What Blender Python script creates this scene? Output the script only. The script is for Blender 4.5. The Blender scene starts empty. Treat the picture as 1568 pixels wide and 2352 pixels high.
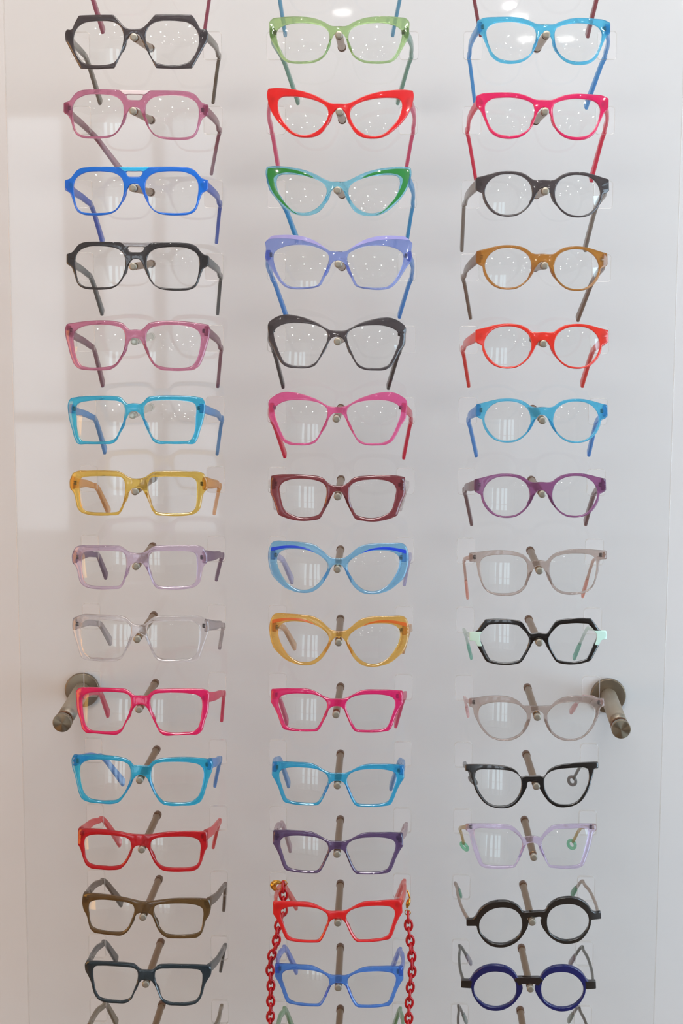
import bpy, bmesh, math, random
import numpy as np
from mathutils import Vector, Matrix
from mathutils.geometry import delaunay_2d_cdt

sc = bpy.context.scene
COL = sc.collection
random.seed(7)
Z0 = 1.2945      # height of the middle peg row above the floor

# ------------------------------------------------------------------ camera
CAM_POS = (0.05792, -1.80121, 0.30548)
CAM_ROT = [[0.9994684, -0.0028746, 0.0324739], [0.0075936, 0.9892338, -0.1461465], [-0.0317042, 0.1463154, 0.9887298]]
CAM_F = 3931.96  # focal length in pixels of the 1568x2352 frame
def world_vec(p):                 # panel axes (right, down, into wall) -> world
    return Vector((p[0], p[2], -p[1]))
cam_data = bpy.data.cameras.new('camera')
cam = bpy.data.objects.new('camera', cam_data)
COL.objects.link(cam)
_r, _d, _f = [world_vec(v) for v in CAM_ROT]
cam.matrix_world = Matrix(((_r.x, -_d.x, -_f.x, CAM_POS[0]), (_r.y, -_d.y, -_f.y, CAM_POS[1]),
                           (_r.z, -_d.z, -_f.z, CAM_POS[2] + Z0), (0, 0, 0, 1)))
cam_data.sensor_fit = 'VERTICAL'
cam_data.sensor_height = 36.0
cam_data.lens = 36.0 * CAM_F / 2352.0
cam_data.clip_start = 0.05
sc.camera = cam

# ------------------------------------------------------------------ look
sc.view_settings.view_transform = 'Standard'
sc.view_settings.look = 'None'
sc.view_settings.gamma = 1.0
sc.view_settings.use_curve_mapping = False
sc.view_settings.exposure = 0.17

w = bpy.data.worlds.new('world'); sc.world = w
w.use_nodes = True
w.node_tree.nodes['Background'].inputs[0].default_value = (0.80, 0.90, 1.0, 1)
w.node_tree.nodes['Background'].inputs[1].default_value = 2.3

def area(name, loc, target, sx, sy, power, color, shape='RECTANGLE', spread=None):
    l = bpy.data.lights.new(name, 'AREA'); l.shape = shape; l.size = sx; l.size_y = sy
    l.energy = power; l.color = color
    if spread: l.spread = spread
    o = bpy.data.objects.new(name, l); COL.objects.link(o)
    o.location = loc
    o.rotation_euler = (Vector(target) - Vector(loc)).to_track_quat('-Z', 'Y').to_euler()
    return o
area('warm_lamp_left', (-2.75, -1.6, 1.1), (-0.1, 0.1, 1.0), 1.0, 1.8, 21.0, (1.0, 0.43, 0.05))
area('ceiling_light', (0.10, -1.02, 2.71), (0.05, 0.1, 0.80), 1.4, 0.3, 20.0, (0.99, 0.95, 0.92))  # added fill from above to lift the middle of the wall, no fixture modelled
area('daylight_right', (2.75, -1.6, 1.2), (0.1, 0.1, 1.0), 1.6, 2.0, 55.0, (0.60, 0.815, 1.0))

# ------------------------------------------------------------------ materials
def s2l(c):
    c = c / 255.0
    return c / 12.92 if c <= 0.04045 else ((c + 0.055) / 1.055) ** 2.4
def lin(c): return tuple(s2l(v) for v in c)
class NT:
    def __init__(s, name):
        s.m = bpy.data.materials.new(name); s.m.use_nodes = True
        s.t = s.m.node_tree; s.t.nodes.clear()
        s.out = s.t.nodes.new('ShaderNodeOutputMaterial')
    def n(s, typ, **kw):
        nd = s.t.nodes.new(typ)
        for k, v in kw.items():
            if k.startswith('_'): setattr(nd, k[1:], v)
            else: nd.inputs[k.replace('__', ' ')].default_value = v
        return nd
    def l(s, a, b): s.t.links.new(a, b)
def principled(name, color, rough=0.5, metal=0.0, noise=None, bump=0.0, coat=0.0):
    t = NT(name)
    p = t.n('ShaderNodeBsdfPrincipled', Base__Color=(*color, 1), Roughness=rough, Metallic=metal, Coat__Weight=coat)
    if noise:
        sc_, amt = noise
        tc = t.n('ShaderNodeTexCoord'); nz = t.n('ShaderNodeTexNoise', Scale=sc_, Detail=5.0, Roughness=0.6)
        t.l(tc.outputs['Object'], nz.inputs['Vector'])
        mx = t.n('ShaderNodeMix', _data_type='RGBA')
        mx.inputs[6].default_value = (*[v * (1 - amt) for v in color], 1)
        mx.inputs[7].default_value = (*[min(1, v * (1 + amt)) for v in color], 1)
        t.l(nz.outputs['Fac'], mx.inputs[0]); t.l(mx.outputs[2], p.inputs['Base Color'])
        if bump:
            b = t.n('ShaderNodeBump', Strength=bump, Distance=0.002)
            t.l(nz.outputs['Fac'], b.inputs['Height']); t.l(b.outputs[0], p.inputs['Normal'])
    t.l(p.outputs[0], t.out.inputs[0])
    return t.m
def clear(name, tint, f0, rough=0.0, gloss_tint=(1, 1, 1), haze=0.0):
    """clear sheet: straight-through light plus a mirror coat that grows at grazing angles"""
    t = NT(name)
    tr = t.n('ShaderNodeBsdfTransparent', Color=(*tint, 1))
    gl = t.n('ShaderNodeBsdfGlossy', Color=(*gloss_tint, 1), Roughness=rough)
    lw = t.n('ShaderNodeLayerWeight', Blend=0.5)
    pw = t.n('ShaderNodeMath', _operation='POWER'); pw.inputs[1].default_value = 5.0
    t.l(lw.outputs['Facing'], pw.inputs[0])
    ma = t.n('ShaderNodeMath', _operation='MULTIPLY_ADD'); ma.inputs[1].default_value = 1 - f0; ma.inputs[2].default_value = f0
    t.l(pw.outputs[0], ma.inputs[0])
    mx = t.n('ShaderNodeMixShader')
    t.l(ma.outputs[0], mx.inputs[0]); t.l(tr.outputs[0], mx.inputs[1]); t.l(gl.outputs[0], mx.inputs[2])
    last = mx
    if haze:
        df = t.n('ShaderNodeBsdfDiffuse', Color=(0.9, 0.9, 0.9, 1)); m2 = t.n('ShaderNodeMixShader', Fac=haze)
        t.l(mx.outputs[0], m2.inputs[1]); t.l(df.outputs[0], m2.inputs[2]); last = m2
    t.l(last.outputs[0], t.out.inputs[0])
    return t.m
WALL_REF = 0.62
def acetate(name, rgb, body=0.35, glass=0.5):
    """coloured translucent acetate: body = milky share, glass = refracting share of the rest"""
    t = NT(name)
    alb = [v / WALL_REF for v in lin(rgb)]
    top = max(alb + [0.93]); alb = [v * 0.93 / top for v in alb]
    g = sum(alb) / 3; alb = [v + (g - v) * 0.06 for v in alb]
    sq = [max(0.0, v) ** 0.5 for v in alb]
    tr = t.n('ShaderNodeBsdfTransparent', Color=(*sq, 1))
    gs = t.n('ShaderNodeBsdfGlass', Color=(*sq, 1), Roughness=0.0, IOR=1.40)
    m1 = t.n('ShaderNodeMixShader', Fac=glass)
    t.l(tr.outputs[0], m1.inputs[1]); t.l(gs.outputs[0], m1.inputs[2])
    pb = t.n('ShaderNodeBsdfPrincipled', Base__Color=(*[min(.95, v) for v in alb], 1), Roughness=0.12, Coat__Weight=0.4, Coat__Roughness=0.03)
    m2 = t.n('ShaderNodeMixShader', Fac=body)
    t.l(m1.outputs[0], m2.inputs[1]); t.l(pb.outputs[0], m2.inputs[2])
    gl = t.n('ShaderNodeBsdfGlossy', Color=(1, 1, 1, 1), Roughness=0.04)
    m3 = t.n('ShaderNodeMixShader', Fac=0.035)
    t.l(m2.outputs[0], m3.inputs[1]); t.l(gl.outputs[0], m3.inputs[2])
    t.l(m3.outputs[0], t.out.inputs[0])
    return t.m
def emissive(name, color, strength):
    t = NT(name); e = t.n('ShaderNodeEmission', Color=(*color, 1), Strength=strength)
    t.l(e.outputs[0], t.out.inputs[0]); return t.m

M_WALL = principled('painted_wall', (0.72, 0.72, 0.72), 0.6, noise=(2.2, 0.03), bump=0.04)
M_ROOM = principled('room_wall', (0.76, 0.755, 0.75), 0.7, noise=(1.5, 0.04))
M_CEIL = principled('ceiling_paint', (0.72, 0.71, 0.69), 0.8)
M_TRIM = principled('white_trim', (0.75, 0.73, 0.70), 0.4)
M_FLOOR = principled('wood_floor', (0.22, 0.155, 0.11), 0.35, noise=(6.0, 0.25))
M_PANEL = clear('clear_acrylic', (0.993, 0.996, 0.996), 0.024, rough=0.03)
M_EDGE = clear('acrylic_cut_edge', (0.88, 0.86, 0.83), 0.10, rough=0.2, haze=0.10)
M_LENS = clear('coated_lens', (0.999, 1.0, 0.999), 0.040, gloss_tint=(0.88, 1.0, 0.98))
M_NICKEL = principled('brushed_nickel', lin((146, 120, 92)), 0.33, 1.0, noise=(60, 0.12))
M_FLANGE = principled('aged_steel', lin((150, 136, 116)), 0.35, 1.0, noise=(90, 0.25))
M_SLEEVE = principled('matt_steel_tube', lin((176, 166, 150)), 0.5, 0.85, noise=(70, 0.10))
M_STEEL = principled('satin_steel', lin((172, 166, 152)), 0.42, 0.8, noise=(40, 0.08))
M_BRONZE = principled('bronze_nut', lin((120, 88, 66)), 0.4, 1.0)
M_GOLD = principled('gold_metal', lin((235, 176, 78)), 0.18, 1.0)
M_HINGE = principled('hinge_metal', lin((70, 64, 64)), 0.3, 1.0)
M_CHAIN = principled('red_resin', lin((186, 2, 14)), 0.22, coat=0.25)
M_CLEARPEG = acetate('clear_acrylic_rod', (196, 200, 196), 0.06, 0.9)

# ------------------------------------------------------------------ helpers
def tag(o, label=None, cat=None, group=None, kind=None):
    for k, v in (('label', label), ('category', cat), ('group', group), ('kind', kind)):
        if v: o[k] = v
    return o
def empty(name, mat4=None):
    o = bpy.data.objects.new(name, None); COL.objects.link(o); o.empty_display_size = 0.02
    if mat4 is not None: o.matrix_world = mat4
    return o
def link(name, me, mat, parent=None, smooth=True):
    if mat is not None:
        for m in (mat if isinstance(mat, (list, tuple)) else [mat]): me.materials.append(m)
    if smooth: me.polygons.foreach_set('use_smooth', [True] * len(me.polygons))
    o = bpy.data.objects.new(name, me); COL.objects.link(o)
    if parent is not None: o.parent = parent
    return o
def weighted(o):
    m = o.modifiers.new('weighted_normals', 'WEIGHTED_NORMAL'); m.keep_sharp = True; m.weight = 80
def mesh(name, verts, faces, mats=None):
    me = bpy.data.meshes.new(name); me.from_pydata([tuple(v) for v in verts], [], faces)
    if mats: me.polygons.foreach_set('material_index', mats)
    me.validate(); me.update()
    return me
def box_mesh(name, x0, x1, y0, y1, z0, z1):
    v = [(x, y, z) for z in (z0, z1) for y in (y0, y1) for x in (x0, x1)]
    return mesh(name, v, [(0, 2, 3, 1), (4, 5, 7, 6), (0, 1, 5, 4), (2, 6, 7, 3), (0, 4, 6, 2), (1, 3, 7, 5)])

def spline(pts, closed=True, step=1.2):
    """points (x,y,corner) -> dense list; corners stay, the rest is a smooth curve"""
    n = len(pts); P = [np.array(p[:2], float) for p in pts]; out = []
    def tang(i, side):
        a, b, c = P[(i - 1) % n], P[i], P[(i + 1) % n]
        d0, d1 = np.linalg.norm(b - a) + 1e-9, np.linalg.norm(c - b) + 1e-9
        if pts[i][2] or (not closed and i in (0, n - 1)):
            return (c - b) / d1 if side > 0 else (b - a) / d0
        t = ((b - a) / d0) * d1 + ((c - b) / d1) * d0
        return t / (d0 + d1)
    for i in range(n if closed else n - 1):
        j = (i + 1) % n; L = np.linalg.norm(P[j] - P[i])
        if L < 1e-6: continue
        k = max(1, int(round(L / step)))
        m0, m1 = tang(i, 1) * L, tang(j, -1) * L
        for q in range(k):
            u = q / k; u2, u3 = u * u, u * u * u
            out.append((2*u3-3*u2+1)*P[i] + (u3-2*u2+u)*m0 + (-2*u3+3*u2)*P[j] + (u3-u2)*m1)
    if not closed: out.append(P[-1])
    out = np.array(out)
    if closed:                      # take the razor edge off the corners
        out = (np.roll(out, 1, 0) + np.roll(out, -1, 0) + 4 * out) / 6
    return out
def signed_area(p):
    x, y = p[:, 0], p[:, 1]
    return 0.5 * np.sum(x * np.roll(y, -1) - np.roll(x, -1) * y)
def ccw(p): return p if signed_area(p) > 0 else p[::-1]
def offset(p, d):
    """move a counter-clockwise loop inwards by d (outwards if negative)"""
    t = np.roll(p, -1, 0) - np.roll(p, 1, 0)
    t /= (np.linalg.norm(t, axis=1)[:, None] + 1e-9)
    nrm = np.stack([-t[:, 1], t[:, 0]], 1)
    return p + nrm * d
def inside(pt, loop):
    x, y = pt[:, 0][:, None], pt[:, 1][:, None]
    x0, y0 = loop[:, 0][None], loop[:, 1][None]
    x1, y1 = np.roll(loop[:, 0], -1)[None], np.roll(loop[:, 1], -1)[None]
    c = ((y0 > y) != (y1 > y)) & (x < (x1 - x0) * (y - y0) / (y1 - y0 + 1e-12) + x0)
    return (c.sum(1) % 2) == 1
def triangulate(loops, extra=None):
    """loops[0] outer, others holes; returns points, triangles (ccw)"""
    pts, edges = [], []
    for lp in loops:
        b = len(pts); n = len(lp)
        pts += [Vector((float(q[0]), float(q[1]))) for q in lp]
        edges += [(b + i, b + (i + 1) % n) for i in range(n)]
    if extra is not None: pts += [Vector((float(q[0]), float(q[1]))) for q in extra]
    v, e, f, ov, oe, of = delaunay_2d_cdt(pts, edges, [], 0, 1e-6)
    V = np.array([(q.x, q.y) for q in v])
    F = np.array([t for t in f if len(t) == 3])
    c = V[F].mean(1)
    ok = inside(c, loops[0])
    for h in loops[1:]: ok &= ~inside(c, h)
    F = F[ok]
    a = V[F]
    ar = (a[:, 1, 0]-a[:, 0, 0])*(a[:, 2, 1]-a[:, 0, 1]) - (a[:, 2, 0]-a[:, 0, 0])*(a[:, 1, 1]-a[:, 0, 1])
    F = F[np.abs(ar) > 1e-9]; ar = ar[np.abs(ar) > 1e-9]
    F[ar < 0] = F[ar < 0][:, ::-1]
    # map original vertices
    mp = {}
    for i, o in enumerate(ov):
        for q in o: mp[q] = i
    return V, F, mp
def plate(name, outer, holes, thick, bev, bend, unit=0.001, edge_slot=False, facet=None):
    """rounded plate with holes, in the x-z plane; front face looks to -y; bend(x,z)->y (all mm)"""
    outer = ccw(outer); holes = [ccw(h) for h in holes]
    ins = [offset(outer, bev)] + [offset(h, -bev) for h in holes]
    V, F, mp = triangulate(ins)
    nV = len(V)
    verts, faces, mi = [], [], []
    for s in (0, 1):
        for q in V:
            verts.append((q[0], bend(q[0], q[1]) + (thick if s else 0), q[1]))
    for t in F:
        faces.append((int(t[0]), int(t[1]), int(t[2]))); mi.append(0)
        faces.append((int(t[2]) + nV, int(t[1]) + nV, int(t[0]) + nV)); mi.append(0)
    base = 0
    for k, lp in enumerate([outer] + holes):
        n = len(lp); sgn = 1 if k == 0 else -1
        rings = [[mp[base + i] for i in range(n)]]
        steps = [(bev * .30, bev * .30), (0, bev), (0, thick - bev), (bev * .30, thick - bev * .30)]
        if facet: steps = [(bev * .12, facet * .80), (0, facet * 1.05), (0, thick - .6), (.2, thick - .2)]
        for din, dep in steps:
            pl = offset(lp, din * sgn); r = []
            for q in pl:
                r.append(len(verts)); verts.append((q[0], bend(q[0], q[1]) + dep, q[1]))
            rings.append(r)
        rings.append([mp[base + i] + nV for i in range(n)])
        for a, b in zip(rings[:-1], rings[1:]):
            for i in range(n):
                j = (i + 1) % n
                fc = (a[j], a[i], b[i], b[j]) if sgn > 0 else (a[i], a[j], b[j], b[i])
                faces.append(fc); mi.append(1 if edge_slot else 0)
        base += n
    verts = [(x * unit, y * unit, z * unit) for x, y, z in verts]
    return mesh(name, verts, faces, mi if edge_slot else None)
def lathe(name, prof, axis_from, axis_to, seg=28):
    """profile [(t mm along the axis, radius mm)] revolved about the line from -> to"""
    a, b = Vector(axis_from), Vector(axis_to); d = (b - a).normalized()
    u = d.orthogonal().normalized(); v = d.cross(u)
    vs, fs = [], []
    for t, r in prof:
        for i in range(seg):
            an = 2 * math.pi * i / seg
            vs.append(a + d * (t * .001) + (u * math.cos(an) + v * math.sin(an)) * (r * .001))
    for k in range(len(prof) - 1):
        for i in range(seg):
            j = (i + 1) % seg
            fs.append((k*seg+i, k*seg+j, (k+1)*seg+j, (k+1)*seg+i))
    fs.append(tuple(range(seg))[::-1]); fs.append(tuple(range((len(prof)-1)*seg, len(prof)*seg)))
    return mesh(name, vs, fs)
def catmull(P, per):
    """smooth 3-D path through P"""
    out = []
    n = len(P)
    for i in range(n - 1):
        p0 = P[i-1] if i > 0 else P[i] * 2 - P[i+1]; p3 = P[i+2] if i < n-2 else P[i+1] * 2 - P[i]
        p1, p2 = P[i], P[i+1]
        d0, d1, d2 = [max(1e-6, (b - a).length) ** .5 for a, b in ((p0, p1), (p1, p2), (p2, p3))]
        for q in range(per):
            t = q / per * d1
            A1 = p0 * ((-t) / d0 + 0) + p1 * ((t + d0) / d0)
            A2 = p1 * ((d1 - t) / d1) + p2 * (t / d1)
            A3 = p2 * ((d1 + d2 - t) / d2) + p3 * ((t - d1) / d2)
            B1 = A1 * ((d1 - t) / (d0 + d1)) + A2 * ((t + d0) / (d0 + d1))
            B2 = A2 * ((d1 + d2 - t) / (d1 + d2)) + A3 * (t / (d1 + d2))
            out.append(B1 * ((d1 - t) / d1) + B2 * (t / d1))
    out.append(P[-1].copy())
    return out
def ribbon(name, path, wid, hei, side=Vector((1, 0, 0)), seg=12, rnd=3.0):
    """closed bar swept along a path; wid(u), hei(u) full sizes in mm, superellipse section"""
    vs, fs = [], []
    L = [0]
    for a, b in zip(path[:-1], path[1:]): L.append(L[-1] + (b - a).length)
    n = len(path)
    rows = []
    for k in range(n):
        t = (path[min(k+1, n-1)] - path[max(k-1, 0)]).normalized()
        w_ = (side - t * side.dot(t)).normalized(); h_ = w_.cross(t)
        rows.append((path[k], w_, h_, t, L[k] / L[-1]))
    ends = [(-.0, .55), ]
    ext = []
    p, w_, h_, t, u = rows[0]; ext.append((p - t * .0006, w_, h_, u, .82))
    for p, w_, h_, t, u in rows: ext.append((p, w_, h_, u, 1.0))
    p, w_, h_, t, u = rows[-1]
    ext.append((p + t * .0008, w_, h_, u, .86)); ext.append((p + t * .0013, w_, h_, u, .55))
    for p, w_, h_, u, s in ext:
        for i in range(seg):
            an = 2 * math.pi * (i + .5) / seg; c, s_ = math.cos(an), math.sin(an)
            e = 2.0 / rnd
            x = math.copysign(abs(c) ** e, c) * wid(u) * .0005 * s
            y = math.copysign(abs(s_) ** e, s_) * hei(u) * .0005 * s
            vs.append(p + w_ * x + h_ * y)
    m = len(ext)
    for k in range(m - 1):
        for i in range(seg):
            j = (i + 1) % seg
            fs.append((k*seg+i, k*seg+j, (k+1)*seg+j, (k+1)*seg+i))
    fs.append(tuple(range(seg))[::-1]); fs.append(tuple(range((m-1)*seg, m*seg)))
    me = mesh(name, vs, fs)
    bm = bmesh.new(); bm.from_mesh(me); bmesh.ops.recalc_face_normals(bm, faces=bm.faces); bm.to_mesh(me); bm.free()
    return me
def tube(name, path, r, seg=10, closed=False):
    vs, fs = [], []; n = len(path)
    prev = None
    for k in range(n):
        a = path[(k-1) % n] if closed else path[max(k-1, 0)]; b = path[(k+1) % n] if closed else path[min(k+1, n-1)]
        t = (b - a).normalized()
        u = (prev - t * prev.dot(t)).normalized() if prev is not None else t.orthogonal().normalized()
        prev = u; v = t.cross(u); rr = r(k / max(1, n-1)) if callable(r) else r
        for i in range(seg):
            an = 2 * math.pi * i / seg
            vs.append(path[k] + (u * math.cos(an) + v * math.sin(an)) * rr)
    for k in range(n if closed else n - 1):
        k2 = (k + 1) % n
        for i in range(seg):
            j = (i + 1) % seg; fs.append((k*seg+i, k*seg+j, k2*seg+j, k2*seg+i))
    if not closed:
        fs.append(tuple(range(seg))[::-1]); fs.append(tuple(range((n-1)*seg, n*seg)))
    me = mesh(name, vs, fs)
    bm = bmesh.new(); bm.from_mesh(me); bmesh.ops.recalc_face_normals(bm, faces=bm.faces); bm.to_mesh(me); bm.free()
    return me

# ------------------------------------------------------------------ the room
RX0, RX1, RY0, RY1, RH = -3.2, 3.2, -8.2, 0.1155, 2.75
BAY = -4.6                  # the glazed shop front on the left stands nearer than the rear wall
def struct(name, me, mat):
    o = link(name, me, mat, smooth=False); o['kind'] = 'structure'; return o
struct('wall_back', box_mesh('wall_back', RX0, RX1, RY1, RY1 + .12, 0, RH), M_WALL)
struct('floor', box_mesh('floor', RX0, RX1, RY0, RY1 + .12, -.1, 0), M_FLOOR)
struct('ceiling', box_mesh('ceiling', RX0, RX1, RY0, RY1 + .12, RH, RH + .1), M_CEIL)
struct('wall_left', box_mesh('wall_left', RX0 - .12, RX0, RY0, RY1 + .12, 0, RH), M_ROOM)
struct('wall_right', box_mesh('wall_right', RX1, RX1 + .12, RY0, RY1 + .12, 0, RH), M_ROOM)
struct('wall_bay', box_mesh('wall_bay', -.36, -.26, RY0, BAY, 0, RH), M_ROOM)
WIN = [(-2.9, -1.6, .03, 2.2, BAY), (-1.44, -1.15, .03, 2.15, BAY), (-1.08, -.58, .03, 2.15, BAY)]
def wall_with_windows(name, x0, x1, y, wins):
    V, F, mp = triangulate([np.array([(x0, 0), (x1, 0), (x1, RH), (x0, RH)], float)] + [np.array([(a, c), (b, c), (b, d), (a, d)]) for a, b, c, d, _ in wins])
    n = len(V); vs = [(q[0], y, q[1]) for q in V] + [(q[0], y - .14, q[1]) for q in V]
    fs = [tuple(int(i) for i in t) for t in F] + [tuple(int(i) + n for i in t[::-1]) for t in F]
    for a, b, c, d, _ in wins:
        k = len(vs)
        vs += [(x, yy, z) for yy in (y, y - .14) for x, z in ((a, c), (b, c), (b, d), (a, d))]
        fs += [(k+i, k+(i+1) % 4, k+4+(i+1) % 4, k+4+i) for i in range(4)]
    return mesh(name, vs, fs)
struct('wall_front', box_mesh('wall_front', -.3, RX1, RY0 - .14, RY0, 0, RH), M_ROOM)
struct('wall_shopfront', wall_with_windows('wall_shopfront', RX0, -.3, BAY, [q for q in WIN if q[4] == BAY]), M_ROOM)
for i, (a, b, c, d, yw) in enumerate(WIN):
    vs, fs = [], []
    def bx(x0, x1, z0, z1):
        k = len(vs); vs.extend([(x, y, z) for z in (z0, z1) for y in (yw - .09, yw - .03) for x in (x0, x1)])
        fs.extend([tuple(k + q for q in t) for t in [(0, 2, 3, 1), (4, 5, 7, 6), (0, 1, 5, 4), (2, 6, 7, 3), (0, 4, 6, 2), (1, 3, 7, 5)]])
    e = .035
    bx(a, a + e, c, d); bx(b - e, b, c, d); bx(a, b, c, c + e); bx(a, b, d - e, d)
    if b - a > .4: bx((a+b)/2 - .02, (a+b)/2 + .02, c, d)
    bx(a, b, c + (d-c)*.45, c + (d-c)*.45 + .035)
    struct('window_%d' % (i + 1), mesh('window', vs, fs), M_TRIM)
# small spotlights and a few larger downlights in the ceiling
M_LAMP = emissive('lamp_glow', (1.0, 0.96, 0.93), 120.0)
M_GLOBE = emissive('disc_glow', (1.0, 0.97, 0.93), 26.0)
def downlight(x, y, r, mat, label, group):
    e_ = empty('ceiling_downlight', Matrix.Translation((x, y, RH)))
    tag(e_, label, 'light', group)
    link('trim_ring', lathe('trim_ring', [(0.2, r), (0.2, r + 18), (4, r + 18), (5, r + 2)], (0, 0, 0), (0, 0, -.01), 24), M_TRIM, e_)
    link('lamp', lathe('lamp', [(1, r), (6, r * .97), (10, r * .8), (12, r * .45)], (0, 0, 0), (0, 0, -.01), 24), mat, e_)
for iy in range(7):
    for ix in range(6):
        x = -1.9 + ix * .82 + (0.2 if iy % 2 else 0); y = -1.5 - iy * 0.8
        if x < -.2 and y < BAY + .15: continue
        downlight(x, y, 24, M_LAMP, 'small round white ceiling spotlight shining over the shop floor', 'ceiling spotlights')
for (x, y) in ((-.21, -6.5), (0.722, -7.5), (0.934, -7.5), (0.63, -6.66)):
    downlight(x, y, 44, M_GLOBE, 'larger round ceiling downlight at the rear of the shop', 'rear ceiling downlights')

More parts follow.
